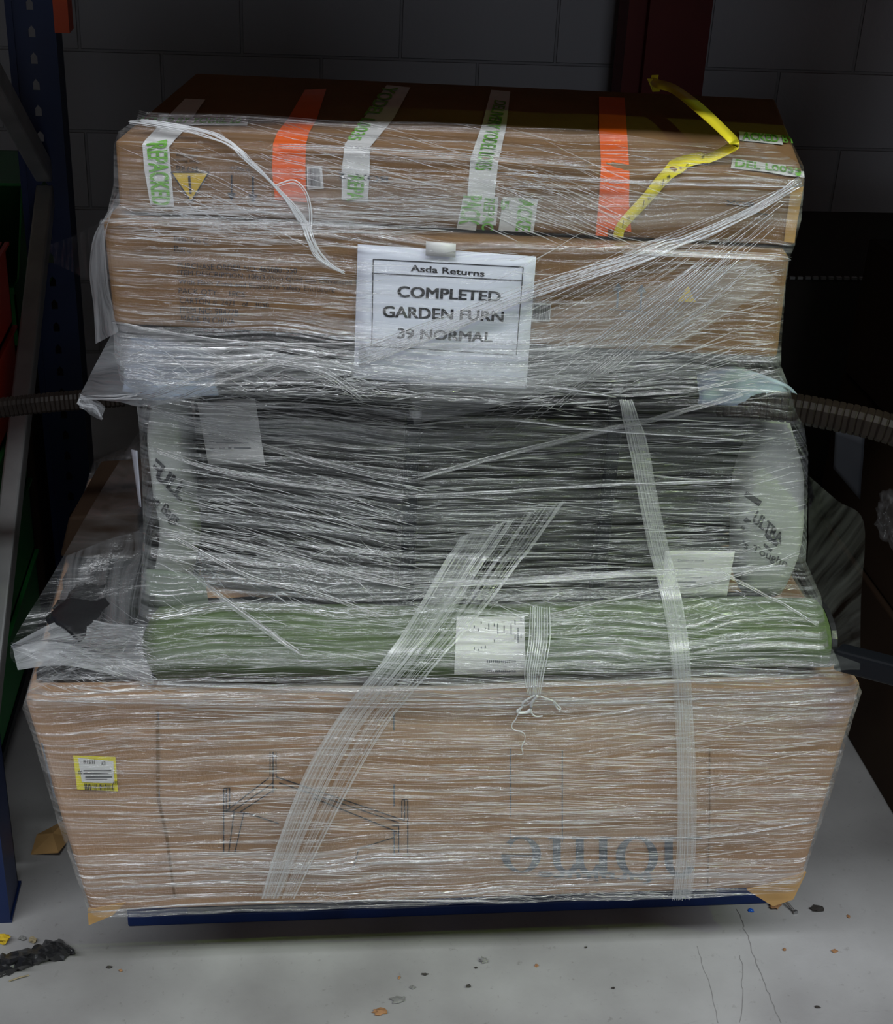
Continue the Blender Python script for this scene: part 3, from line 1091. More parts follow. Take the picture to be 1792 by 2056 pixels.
# ------------------------------------------------------------------ yellow strap
strap_px = [((1262, 478), 8, 0), ((1240, 478), 20, 3), ((1248, 450), 20, 4), ((1296, 398), 22, 6), ((1350, 340), 25, 10), ((1420, 318), 22, 14), ((1462, 298), 24, 16), ((1474, 286), 24, 18), ((1448, 258), 24, 16), ((1400, 214), 26, 12), ((1352, 178), 22, 6), ((1320, 168), 22, 3), ((1310, 160), 18, 3)]
strap_px = strap_px[1:]
V, Fc = [], []
cen = smooth_path([(p[0][0], p[0][1], p[1]) for p in strap_px], 5)
R = []
NT = 7 * 5
for i, c in enumerate(cen):
    a, b = cen[max(0, i - 1)], cen[min(len(cen) - 1, i + 1)]
    d = Vector((b.x - a.x, b.y - a.y)).normalized()
    n = Vector((-d.y, d.x)) * (c.z / 2) * (1.0 if i < 20 else 0.8)
    for s in (-1, 1):
        x, y = c.x + n.x * s, c.y + n.y * s
        if i < 20:
            p = hit(B_top, x, y, 0.004) or hit(B_mid, x, y, 0.005)
        else:
            t = (i - 20) / (len(cen) - 21)
            p = fl(x, y, 1.312 + 0.046 * math.sin(0.5 * math.pi * min(1, t * 1.2)))
        R.append(p)
keep = []
for i in range(0, len(R), 2):
    if R[i] is not None and R[i + 1] is not None:
        keep.append((R[i], R[i + 1]))
for a, b in keep:
    V += [a, b]
for i in range(len(keep) - 1):
    Fc.append((2 * i, 2 * i + 1, 2 * i + 3, 2 * i + 2))
strap = mesh('packing_strap', V, Fc, M['yellow'], smooth=True)
md = strap.modifiers.new('solid', 'SOLIDIFY')
md.thickness = 0.0009
tag(strap, 'yellow plastic packing strap bent over the right end of the top carton', 'strap')
B_strap = bvh_of(strap)
RECYC = ([(0, 0), (1, 0), (0.5, 1), (0.16, 0.1), (0.84, 0.1), (0.5, 0.78)], [(0, 1, 4, 3), (1, 2, 5, 4), (2, 0, 3, 5)])
its = []
for x, y in ((1253, 448), (1294, 408), (1333, 366), (1370, 345), (1402, 328)):
    its += [('#shape', ((x - 8, y - 7), (x + 4, y - 10), (x + 8, y + 5), (x - 5, y + 9)), RECYC), ('PP', ((x + 5, y - 12), (x + 11, y - 14), (x + 13, y - 8), (x + 7, y - 6)), 0.01)]
lettering('strap_print', its, B_strap, M['ink'], strap, 0.0016)
# the knotted end standing up at the back edge
kp = fl(1312, 176, 1.345)
V, Fc = [], []
for dx, dz, dy in ((-0.006, 0.012, 0.0), (0.002, 0.016, 0.004), (0.008, 0.006, -0.004)):
    P = smooth_path([kp + Vector((0.004, 0, -0.006)), kp + Vector((dx * 0.4, dy, dz * 0.5)), kp + Vector((dx, dy * 2, dz))], 4)
    b0 = len(V)
    for p in P:
        V += [p + Vector((-0.005, 0.001, 0)), p + Vector((0.005, -0.001, 0.001))]
    for i in range(len(P) - 1):
        Fc.append((b0 + 2 * i, b0 + 2 * i + 1, b0 + 2 * i + 3, b0 + 2 * i + 2))
k = mesh('strap_knot', V, Fc, M['yellow'], strap)
k.modifiers.new('solid', 'SOLIDIFY').thickness = 0.001

def sheet_of(name, m, label, cat, top, bot, Dt, Db, nx=14, ny=10, amp=0.008, seed=1.0, parent=None, solid=0.0012, bow=0.0, sc=14):
    """A crumpled sheet between two pixel polylines, each with its own distances (lists of D)."""
    T, Bt = smooth_path([(x, y, d) for (x, y), d in zip(top, Dt)], 6), smooth_path([(x, y, d) for (x, y), d in zip(bot, Db)], 6)

    def samp(P, t):
        k = t * (len(P) - 1)
        i = min(int(k), len(P) - 2)
        return P[i].lerp(P[i + 1], k - i)
    V, Fc, UV = [], [], []
    for j in range(ny + 1):
        for i in range(nx + 1):
            a, b = samp(T, i / nx), samp(Bt, i / nx)
            c = a.lerp(b, j / ny)
            p = atD(c.x, c.y, c.z - bow * math.sin(math.pi * j / ny))
            e = min(1, 4 * (j / ny) * (1 - j / ny) + 0.3)
            V.append(p + FH * (amp * e * (nz(p, sc, seed) + 0.5 * nz(p, sc * 2.3, seed + 4))))
            UV.append((i / nx * 0.6, j / ny * 0.3))
    for j in range(ny):
        for i in range(nx):
            q = j * (nx + 1) + i
            Fc.append((q, q + 1, q + nx + 2, q + nx + 1))
    me = bpy.data.meshes.new(name)
    me.from_pydata([tuple(v) for v in V], [], Fc)
    ul = me.uv_layers.new(name='UVMap')
    for lp in me.loops:
        ul.data[lp.index].uv = UV[lp.vertex_index]
    me.polygons.foreach_set('use_smooth', [True] * len(me.polygons))
    me.attributes.new('haze_strength', 'FLOAT', 'POINT').data.foreach_set('value', [1.0] * len(V))
    o = link(name, me, m, parent)
    if solid:
        o.modifiers.new('solid', 'SOLIDIFY').thickness = solid
    if label:
        tag(o, label, cat)
    return o


# ------------------------------------------------------------------ middle of the load

# black wicker unit, its corner towards the camera
A, B, Cc = atD(398, 1000, 1.970), atD(820, 1000, 1.845), atD(1480, 1000, 1.947)
unit = thing('wicker_unit', 'black wicker furniture unit with its corner facing out, in the middle of the load', 'garden furniture', (B.x, B.y + 0.2, 0.556))
zt, zb = 0.918, 0.58


def woven_panel(name, a, b, z0, z1, rows, phase):
    """A wicker panel: horizontal flat strands bulging over and under the stakes."""
    V, Fc = [], []
    a, b = Vector((a.x, a.y, 0)), Vector((b.x, b.y, 0))
    t = (b - a).normalized()
    n = Vector((t.y, -t.x, 0))
    ns = 60
    for r in range(rows):
        za = z0 + (z1 - z0) * r / rows
        hz = (z1 - z0) / rows
        base = len(V)
        for i in range(ns + 1):
            p = a.lerp(b, i / ns)
            w = 0.0012 * math.cos(math.pi * (i / 3 + r + phase))
            for k, (dz, o) in enumerate(((0.02, -0.003), (0.25, 0.001), (0.75, 0.001), (0.98, -0.003))):
                V.append(p + n * (o + w) + ZZ * (za + dz * hz))
        for i in range(ns):
            for k in range(3):
                q = base + i * 4 + k
                Fc.append((q, q + 4, q + 5, q + 1))
    return mesh(name, V, Fc, M['wicker'], unit, smooth=True)


woven_panel('woven_panel', A, B, zb, zt, 30, 0)
woven_panel('woven_panel', B, Cc, zb, zt, 30, 1)
bk = Vector((0.25, 2.35, 0))
V = [Vector((p.x, p.y, z)) for z in (zb + 0.004, zt - 0.002) for p in (A + Vector((.01, .012, 0)), B + Vector((0, .014, 0)), Cc + Vector((-.01, .012, 0)), Vector((Cc.x, 2.35, 0)), Vector((A.x, 2.35, 0)))]
mesh('carcass', V, [(4, 3, 2, 1, 0), (5, 6, 7, 8, 9), (0, 1, 6, 5), (1, 2, 7, 6), (2, 3, 8, 7), (3, 4, 9, 8), (4, 0, 5, 9)], M['black'], unit)


def corner_post(px, py0, D, capz):
    p = atD(px, py0, D)
    bm = bmesh.new()
    add_box(bm, (p.x - 0.011, p.y - 0.011, 0.571), (p.x + 0.011, p.y + 0.011, capz))
    o = bevel(bmobj('corner_post', bm, M['black_metal'], unit), 0.004)
    return p, o


p, o = corner_post(828, 862, 1.840, 0.932)
# aluminium tube end with screw holes
bm = bmesh.new()
bmesh.ops.create_cone(bm, cap_ends=True, segments=20, radius1=0.0095, radius2=0.009, depth=0.010)
bmesh.ops.translate(bm, verts=bm.verts, vec=Vector((p.x + 0.003, p.y, 0.937)))
cap = bmobj('tube_end', bm, M['alu'], o)
bm = bmesh.new()
for dx, dy in ((-0.004, -0.004), (0.004, -0.003), (0.0, 0.005), (0.0055, 0.003)):
    add_box(bm, (p.x + 0.003 + dx - 0.0017, p.y + dy - 0.0013, 0.9421), (p.x + 0.003 + dx + 0.0017, p.y + dy + 0.0013, 0.9424))
bmobj('screw_holes', bm, M['ink'], o)
p, o = corner_post(1238, 800, 1.89, 0.965)
bm = bmesh.new()
bmesh.ops.create_cone(bm, cap_ends=True, segments=16, radius1=0.009, radius2=0.008, depth=0.008)
bmesh.ops.translate(bm, verts=bm.verts, vec=Vector((p.x, p.y, 0.969)))
bmobj('tube_end', bm, M['alu'], o)
for px in (395, 1440):
    p = atD(px, 1150, 2.02)
    bm = bmesh.new()
    add_box(bm, (p.x - 0.02, p.y + 0.02, 0.571), (p.x + 0.02, p.y + 0.06, zb + 0.01))
    bmobj('leg', bm, M['black_metal'], unit)
bm = bmesh.new()
add_box(bm, (B.x - 0.02, B.y + 0.03, 0.571), (B.x + 0.02, B.y + 0.07, zb + 0.01))
bmobj('leg', bm, M['black_metal'], unit)
B_unit = bvh_of(*[c for c in unit.children if c.name.startswith(('woven', 'carcass'))])
lab = sheet_of('paper_label', M['label'], None, None, [(396, 808), (454, 804), (512, 800)], [(418, 930), (475, 932), (532, 934)], [1.952, 1.936, 1.920], [1.945, 1.929, 1.913], 6, 6, 0.001, 3.0, unit, 0.0006)
lab['label'] = 'white paper delivery label'
B_lab = bvh_of(lab)
lettering('label_print', [('Delivery', ((420, 868), (446, 868), (446, 874), (420, 874)), 0), ('Product Plus', ((450, 881), (472, 882), (472, 886), (450, 885)), 0), ('Total', ((420, 884), (430, 884), (430, 887), (420, 887)), 0),
                          ('#bars', ((441, 897), (466, 897), (466, 902), (441, 902)), 9), ('0081', ((421, 899), (431, 899), (431, 903), (421, 903)), 0.01), ('#shape', rect(434, 888, 500, 889.5), BAR), ('#shape', rect(470, 898, 504, 900), BAR)], B_lab, M['ink_grey'], lab, 0.0012)

# black wrapped flat pack between the unit and the cartons
pa, pb = atD(330, 760, 1.905), atD(1475, 790, 1.905)
q4 = [Vector((pa.x, pa.y, 0.972)), Vector((pb.x, pb.y, 0.972)), Vector((pb.x, pb.y, 1.054)), Vector((pa.x, pa.y, 1.054))]
flat = softbox('flat_pack', q4 + [v + FH * 0.44 for v in q4], M['black'], None, 14, {'front': 0.006}, 0.005, 0.012)
tag(flat, 'black plastic wrapped flat pack under the two top cartons', 'pack')


# pale blue and white bags at both ends of the flat pack
sheet_of('plastic_bag', M['blue_bag'], 'blue and white plastic bag bulging under the left end of the cartons', 'bag', [(268, 676), (340, 680), (420, 700)], [(252, 786), (320, 796), (440, 790)], [1.90, 1.86, 1.86], [1.92, 1.86, 1.86], 16, 12, 0.02, 2.0, None, 0.006)
sheet_of('plastic_bag', M['blue_bag'], 'blue and white plastic bag bulging under the right end of the cartons', 'bag', [(1400, 748), (1480, 738), (1575, 770), (1606, 800)], [(1400, 800), (1470, 808), (1560, 812), (1608, 814)], [1.85, 1.84, 1.88, 1.92], [1.86, 1.85, 1.88, 1.92], 16, 10, 0.02, 6.0, None, 0.006)
sheet_of('plastic_strip', M['bright_blue'], 'small bright blue plastic edge above the right wicker arm', 'plastic', [(1588, 782), (1600, 792), (1609, 806)], [(1580, 800), (1592, 806), (1604, 816)], [1.94, 1.94, 1.94], [1.95, 1.95, 1.95], 6, 4, 0.003, 8.0)


# grey sacks standing at both ends of the unit
def sack(label, pts_l, pts_r, Dl, Dr, seed):
    """A stuffed polythene sack between a left and a right outline."""
    L_, R_ = smooth_path([(x, y, 0) for x, y in pts_l], 6), smooth_path([(x, y, 0) for x, y in pts_r], 6)
    n = len(L_)
    V, Fc = [], []
    k = 22
    for j in range(n):
        a, b = atD(L_[j].x, L_[j].y, Dl), atD(R_[j].x, R_[j].y, Dr)
        c = (a + b) / 2
        h = (b - a) / 2
        e = math.sin(math.pi * (0.06 + 0.88 * j / (n - 1))) ** 0.35
        for i in range(k):
            t = 2 * math.pi * i / k
            ct, st = math.cos(t), math.sin(t)
            ct = math.copysign(abs(ct) ** 0.5, ct)
            st = math.copysign(abs(st) ** 0.5, st)
            p = c + h * (ct * e) + FH * (0.06 + 0.055 * st * e)
            p += Vector((nz(p, 12, seed), nz(p, 12, seed + 3), 0)) * 0.006
            V.append(p)
    for j in range(n - 1):
        for i in range(k):
            i2 = (i + 1) % k
            Fc.append((j * k + i, j * k + i2, (j + 1) * k + i2, (j + 1) * k + i))
    Fc.append(tuple(range(k)))
    Fc.append(tuple(range((n - 1) * k, n * k))[::-1])
    bm = bmesh.new()
    vs = [bm.verts.new(v) for v in V]
    for f in Fc:
        bm.faces.new([vs[i] for i in f])
    o = bmobj('rubble_sack', bm, M['sack'], smooth=True)
    return tag(o, label, 'sack', None)


s1 = sack('pale grey plastic rubble sack with black lettering at the left end of the load', [(276, 812), (278, 900), (300, 1000), (312, 1080), (296, 1180), (296, 1238)], [(372, 812), (380, 900), (384, 1000), (392, 1080), (380, 1180), (372, 1238)], 1.90, 1.915, 1.0)
s2 = sack('pale grey plastic rubble sack with black lettering at the right end of the load', [(1518, 868), (1505, 930), (1490, 1000), (1482, 1080), (1470, 1150), (1470, 1212)], [(1612, 868), (1622, 930), (1624, 1000), (1622, 1080), (1612, 1160), (1606, 1225)], 1.865, 1.865, 5.0)
Bs1, Bs2 = bvh_of(s1), bvh_of(s2)
lettering('printed_lettering', [('FULL', ((314, 918), (376, 978), (362, 1006), (296, 944)), 0.04), ('est Bags', ((304, 984), (364, 1034), (350, 1060), (292, 1004)), 0.02),
                                ('#shape', line_q(290, 884, 330, 938, 8), BAR), ('#shape', line_q(284, 900, 318, 950, 5), BAR)], Bs1, M['ink'], s1, 0.003)
lettering('printed_lettering', [('#shape', line_q(1496, 1040, 1560, 1092, 9), BAR), ('#shape', line_q(1490, 1056, 1548, 1104, 6), BAR), ('#shape', line_q(1498, 990, 1526, 1010, 12), BAR),
                                ('ULTRA', ((1520, 1022), (1572, 1072), (1566, 1092), (1508, 1046)), 0.04), ("'s Toughe", ((1494, 1082), (1582, 1122), (1574, 1142), (1488, 1100)), 0.02)], Bs2, M['ink'], s2, 0.003)

# leaf patterned cloth under the left sack
lf = sheet_of('leaf_cloth', M['leaf_ground'], 'pale cloth with green leaf pattern below the left sack', 'cloth', [(296, 1142), (350, 1146), (410, 1160)], [(296, 1225), (350, 1225), (420, 1220)], [1.89, 1.88, 1.89], [1.885, 1.875, 1.885], 10, 8, 0.004, 3.3, None, 0.006)
B_lf = bvh_of(lf)
its = []
LEAF = ([(0, 0.5), (0.3, 0.15), (0.7, 0.2), (1, 0.5), (0.7, 0.8), (0.3, 0.85)], [(0, 1, 2, 3, 4, 5)])
for i in range(9):
    x, y = 302 + i * 9, 1156 + i * 3
    a = line_q(x, y, x + 30, y + 44, 9)
    its.append(('#shape', a, LEAF))
    a = line_q(x + 4, y + 2, x + 46, y + 14, 6)
    its.append(('#shape', a, LEAF))
lettering('leaf_pattern', its, B_lf, M['leaf'], lf, 0.002)

# white label tied on the right sack / unit
lb2 = sheet_of('paper_label', M['label'], 'white paper delivery label lying over the right of the wicker unit', 'label', [(1335, 1106), (1410, 1105), (1475, 1106)], [(1328, 1192), (1400, 1198), (1458, 1197)], [1.868, 1.864, 1.860], [1.862, 1.858, 1.855], 8, 8, 0.004, 4.0, None, 0.0008)
B_l2 = bvh_of(lb2)
lettering('label_print', [('Delivery note', ((1360, 1122), (1412, 1122), (1412, 1128), (1360, 1128)), 0)] + [('#shape', rect(1356, 1140 + 9 * i, 1430 - 11 * (i % 3), 1141.5 + 9 * i), BAR) for i in range(5)], B_l2, M['ink_grey'], lb2, 0.0012)

# long green roll on the front edge of the long carton
root = thing('fabric_roll', 'long green fabric roll lying along the front edge of the bottom carton', 'roll', (0.28, 1.75, 0.556))
e0, e1 = atY(287, 1290, 1.75), atY(1634, 1315, 1.75)
V, Fc = [], []
NS, K = 90, 26
for i in range(NS + 1):
    t = i / NS
    x = e0.x + (e1.x - e0.x) * t
    s = min(1, (t / 0.02)) ** 0.5 if t < 0.02 else 1.0
    s = max(s, 0.25)
    rz, ry = 0.049 * s, 0.062 * s
    cz = 0.560 + 0.050 + 0.004 * math.sin(9 * t)
    for k in range(K):
        a = 2 * math.pi * k / K
        dy, dz = math.cos(a) * ry, math.sin(a) * rz
        if dz < -0.044:
            dz = -0.044
        p = Vector((x, 1.755 + dy, cz + dz))
        w = 0.005 * nz((x, dy, dz), 7, 2) + 0.003 * nz((x * 0.5, dy, dz), 30, 5)
        p += Vector((0, math.cos(a), math.sin(a) if math.sin(a) > -0.5 else 0)) * w
        if p.z < 0.558:
            p.z = 0.558
        V.append(p)
for i in range(NS):
    for k in range(K):
        k2 = (k + 1) % K
        Fc.append((i * K + k, i * K + k2, (i + 1) * K + k2, (i + 1) * K + k))
Fc.append(tuple(range(K))[::-1])
roll = mesh('rolled_fabric', V, Fc, M['green_cloth'], root, smooth=True)
V2 = [V[NS * K + k] + Vector((0.001, 0, 0)) for k in range(K)] + [V[NS * K + k] + Vector((0.009, 0, 0)) for k in range(K)]
V2.append(sum((V[NS * K + k] for k in range(K)), Vector()) / K + Vector((0.004, 0, 0)))
F2 = [(k, (k + 1) % K, K + (k + 1) % K, K + k) for k in range(K)] + [(K + k, K + (k + 1) % K, 2 * K) for k in range(K)]
mesh('end_cap', V2, F2, M['black'], root)['label'] = 'dark end cap'
B_roll = bvh_of(roll)
rl = decal('paper_label', ((916, 1240), (1052, 1240), (1055, 1352), (911, 1351)), B_roll, M['label'], root, 8, 12, 0.002)
rl['label'] = 'white paper label with vertical small print'
its = [('#shape', rect(x, y0, x + 2.2, y0 + h), BAR) for x, y0, h in ((950, 1258, 46), (958, 1264, 44), (964, 1250, 52), (972, 1262, 40), (979, 1254, 12), (990, 1254, 36), (997, 1254, 20), (1010, 1258, 14), (1024, 1254, 22), (1032, 1248, 36), (1038, 1262, 30), (1044, 1244, 38))]
its += [('#bars', ((976, 1326), (976, 1346), (1034, 1346), (1034, 1326)), 31)]
its = its[:-1] + [('#shape', rect(976 + 4 * i, 1324, 978.4 + 4 * i, 1346), BAR) for i in range(15)]
lettering('label_print', its, B_roll, M['ink_grey'], rl, 0.003)

# black crumpled bag at the left end of the long carton and carton behind it
bm = bmesh.new()
bmesh.ops.create_icosphere(bm, subdivisions=4, radius=1)
ca = atY(205, 1285, 1.86)
for v in bm.verts:
    w = 1 + 0.25 * nz(v.co, 2.2, 3) + 0.15 * nz(v.co, 6, 1)
    v.co = Vector((ca.x + v.co.x * 0.075 * w, ca.y + v.co.y * 0.085 * w, max(0.571, 0.592 + v.co.z * 0.026 * w)))
tag(bmobj('plastic_bag', bm, M['black'], smooth=True), 'crumpled black plastic bag on the left end of the bottom carton', 'bag')


def black_sheet(x0, x1, y0, y1, nx, ny, label):  # sheets added to darken the carton top where brown showed
    V, Fc = [], []
    for j in range(ny + 1):
        for i in range(nx + 1):
            x, y = x0 + (x1 - x0) * i / nx + 0.010 * nz((0, j, 3), 0.7), y0 + (y1 - y0) * j / ny
            V.append(Vector((x, y, 0.5615 + 0.006 * abs(nz((x, y, 0), 22, 3)) + 0.003 * abs(nz((x, y, 0), 60, 5)))))
    for j in range(ny):
        for i in range(nx):
            q = j * (nx + 1) + i
            Fc.append((q, q + 1, q + nx + 2, q + nx + 1))
    o = mesh('dark_sheet', V, Fc, M['black'], smooth=True)
    o.modifiers.new('solid', 'SOLIDIFY').thickness = 0.001
    return tag(o, label, 'sheet')


black_sheet(-0.362, -0.150, 1.735, 2.335, 13, 25, 'wrinkled black plastic sheet spread on the left end of the bottom carton')
black_sheet(-0.135, 0.770, 1.830, 1.960, 50, 10, 'black plastic sheet between the green roll and the wicker unit')
pa, pb = atD(122, 1150, 2.02), atD(284, 1150, 2.02)
q4 = [Vector((pa.x, pa.y, 0.571)), Vector((pb.x, pb.y, 0.571)), Vector((pb.x, pb.y, 0.66)), Vector((pa.x + 0.02, pa.y, 0.645))]
bx = softbox('carton', q4 + [v + FH * 0.22 for v in q4], M['card_dark_shaded'], None, 8, {}, 0.002, 0.006)
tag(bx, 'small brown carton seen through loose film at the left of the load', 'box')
ws = sheet_of('paper_sheet', M['paper'], 'narrow white paper edge beside the left sack', 'paper', [(264, 902), (276, 905)], [(280, 1015), (284, 1018)], [2.0, 1.98], [2.0, 1.98], 3, 8, 0.0, 1.0)


# brown wicker arms sticking out of the load on both sides
def wicker_arm(label, pts, w, h, n_rings):
    P = smooth_path(pts, 14)
    L = [0.0]
    for a, b in zip(P[:-1], P[1:]):
        L.append(L[-1] + (b - a).length)
    tot = L[-1]

    def at(s):
        for i in range(len(L) - 1):
            if L[i + 1] >= s:
                return P[i].lerp(P[i + 1], (s - L[i]) / max(1e-9, L[i + 1] - L[i])), (P[i + 1] - P[i]).normalized()
        return P[-1], (P[-1] - P[-2]).normalized()
    V, Fc = [], []
    prof = [(-1, -0.6), (-0.6, -1), (0.6, -1), (1, -0.6), (1, 0.6), (0.6, 1), (-0.6, 1), (-1, 0.6)]
    for r in range(n_rings):
        for k, (f, sc) in enumerate(((0.04, 0.93), (0.2, 1.0), (0.8, 1.0), (0.96, 0.93))):
            p, t = at(tot * (r + f) / n_rings)
            s = t.cross(ZZ).normalized()
            q = s.cross(t)
            for a, b in prof:
                off = 1.0 + (0.05 if r % 2 else 0)
                V.append(p + s * (a * w / 2 * sc * off) + q * (b * h / 2 * sc))
    m_ = len(prof)
    nr = len(V) // m_
    for i in range(nr - 1):
        for k in range(m_):
            k2 = (k + 1) % m_
            Fc.append((i * m_ + k, i * m_ + k2, (i + 1) * m_ + k2, (i + 1) * m_ + k))
    Fc.append(tuple(range(m_))[::-1])
    Fc.append(tuple((nr - 1) * m_ + k for k in range(m_)))
    o = mesh('wicker_pole', V, Fc, M['rattan'], loc=P[len(P) // 2])
    return tag(o, label, 'furniture arm')


wicker_arm('brown wicker furniture arm sticking out of the film at the left', [atD(-60, 828, 1.96), atD(0, 819, 1.965), atD(90, 809, 1.97), atD(160, 803, 1.98), atD(250, 796, 1.99)], 0.028, 0.026, 34)
wicker_arm('brown wicker furniture arm reaching out through the film at the right', [atD(1440, 806, 1.87), atD(1500, 812, 1.86), atD(1580, 818, 1.85), atD(1680, 836, 1.83), atD(1760, 854, 1.81), atD(1860, 886, 1.79)], 0.040, 0.036, 30)
wicker_arm('short brown wicker stub above the right wicker arm', [atD(1470, 796, 1.90), atD(1498, 796, 1.895), atD(1516, 797, 1.89)], 0.024, 0.020, 5)
bm = bmesh.new()
bar(bm, atD(1680, 1318, 1.78), atD(1850, 1362, 1.70), 0.030, 0.036)
mleg = bevel(bmobj('metal_leg', bm, M['black_metal']), 0.006, 3)
tag(mleg, 'black square metal leg sticking out of the load at the right', 'furniture leg')

# ------------------------------------------------------------------ paper notice
B_face = bvh_of(mb, flat)
sgn = thing('paper_notice', 'white printed paper notice taped to the second carton, under the film', 'notice', tuple(atD(895, 760, 1.762)))
ptop = [(718, 490), (896, 502), (1076, 515)]
pbot = [(710, 758), (880, 772), (1056, 780)]
pap = sheet_of('paper', M['paper'], None, None, ptop, pbot, [1.764] * 3, [1.768] * 3, 10, 10, 0.0012, 3.0, sgn, 0.0004, 0.0)
B_p = bvh_of(pap)
sheet_of('tape', M['tape'], None, None, [(855, 484), (915, 489)], [(854, 513), (914, 517)], [1.7595] * 2, [1.7595] * 2, 2, 2, 0.0, 1.0, sgn, 0.0004)['label'] = 'piece of white tape at the top edge'
sg = [(749, 520, 1050, 536), (746, 548, 1050, 563), (746, 694, 1030, 712), (749, 520, 746, 696), (1050, 536, 1036, 712)]
lettering('printing', [('Asda Returns', ((824, 531), (973, 543), (972, 555), (824, 544)), 0.022), ('COMPLETED', ((798, 573), (1006, 585), (1004, 605), (797, 596)), 0.032), ('GARDEN FURN', ((768, 613), (1012, 625), (1010, 646), (768, 636)), 0.032), ('39 NORMAL', ((798, 658), (990, 667), (988, 687), (797, 679)), 0.032)]
          + [('#shape', line_q(a, b, c, d, 1.8), BAR) for a, b, c, d in sg], B_p, M['ink'], sgn, 0.0012)

# ------------------------------------------------------------------ neighbouring load on the right, its front extended out of view to block light
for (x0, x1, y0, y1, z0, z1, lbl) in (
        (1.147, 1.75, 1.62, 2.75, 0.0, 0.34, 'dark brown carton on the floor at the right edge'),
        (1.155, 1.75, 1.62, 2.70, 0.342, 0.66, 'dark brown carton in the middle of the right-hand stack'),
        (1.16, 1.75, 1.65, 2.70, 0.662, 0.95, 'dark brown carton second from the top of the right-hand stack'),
        (1.30, 1.90, 1.65, 2.70, 0.952, 1.50, 'tall dark carton on top of the right-hand stack, outermost right')):  # top carton is added out of view to shade wall and floor
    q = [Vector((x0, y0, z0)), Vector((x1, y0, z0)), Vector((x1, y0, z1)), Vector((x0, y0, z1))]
    o = softbox('carton', q + [v + Vector((0, y1 - y0, 0)) for v in q], M['card_dark_shaded'], None, 6, {'left': 0.003}, 0.0003, 0.006)
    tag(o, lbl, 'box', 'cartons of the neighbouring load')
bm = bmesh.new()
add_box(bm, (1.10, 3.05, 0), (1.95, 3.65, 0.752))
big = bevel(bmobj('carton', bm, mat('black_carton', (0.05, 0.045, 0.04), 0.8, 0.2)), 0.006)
tag(big, 'large dark carton standing behind at the right of the load', 'box')
bm = bmesh.new()
for i in range(46):
    add_box(bm, (1.10 + 0.0185 * i, 3.040, 0.754), (1.112 + 0.0185 * i, 3.048, 0.760))
tag(bmobj('chain', bm, M['galv'], loc=(1.5, 3.044, 0.754)), 'thin light chain along the top edge of the dark carton', 'chain')
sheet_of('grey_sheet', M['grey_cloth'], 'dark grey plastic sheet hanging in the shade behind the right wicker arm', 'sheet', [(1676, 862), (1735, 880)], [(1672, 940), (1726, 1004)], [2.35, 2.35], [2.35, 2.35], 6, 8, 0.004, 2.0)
ck = CAM + ray(1790, 1040) * (1.125 / ray(1790, 1040).x)
bm = bmesh.new()
bmesh.ops.create_icosphere(bm, subdivisions=4, radius=1)
for v in bm.verts:
    w = 1 + 0.5 * nz(v.co, 2.5, 3) + 0.25 * nz(v.co, 7, 1)
    v.co = Vector((ck.x + v.co.x * 0.02 * w, ck.y + v.co.y * 0.05 * w, ck.z + v.co.z * 0.045 * w))
tag(bmobj('film_wad', bm, veil_material('film_wad', 0.06, 0.4, 0.2), smooth=True), 'crumpled wad of clear film at the right edge of the picture', 'film')

# ------------------------------------------------------------------ stretch film around the load
film = thing('stretch_film', 'clear wrinkled stretch film wound around the whole pallet load', 'film wrap', (0.25, 2.1, 0.15))
ROWS = [  # height, left px, right px, plane for left and right, middle px, its forward bulge
    (0.163, 176, 1608, 'Y', 1.684, 0.0), (0.35, 112, 1670, 'Y', 1.676, 0.004), (0.50, 62, 1718, 'Y', 1.680, 0.002), (0.545, 42, 1735, 'Y', 1.682, 0.0),
    (0.575, 52, 1722, 'Y', 1.674, 0.004), (0.610, 150, 1690, 'Y', 1.670, 0.002), (0.632, 240, 1668, 'Y', 1.676, 0.002), (0.652, 270, 1662, 'Y', 1.702, 0.002), (0.672, 280, 1652, 'Y', 1.752, 0.0),
    (0.72, 286, 1622, 'D', 1.848, 0.018), (0.80, 284, 1625, 'D', 1.850, 0.026), (0.90, 276, 1626, 'D', 1.848, 0.022), (0.945, 268, 1618, 'D', 1.835, 0.008),
    (0.968, 252, 1610, 'D', 1.80, 0.01), (0.99, 240, 1605, 'D', 1.758, 0.0), (1.03, 228, 1590, 'D', 1.752, 0.0), (1.063, 226, 1572, 'D', 1.752, 0.0), (1.10, 222, 1574, 'D', 1.753, 0.0), (1.17, 206, 1582, 'D', 1.755, 0.0),
    (1.206, 202, 1590, 'D', 1.762, 0.0), (1.216, 214, 1600, 'D', 1.780, 0.0), (1.25, 226, 1614, 'D', 1.785, 0.0), (1.298, 226, 1620, 'D', 1.787, 0.0), (1.314, 236, 1618, 'D', 1.800, 0.0)]


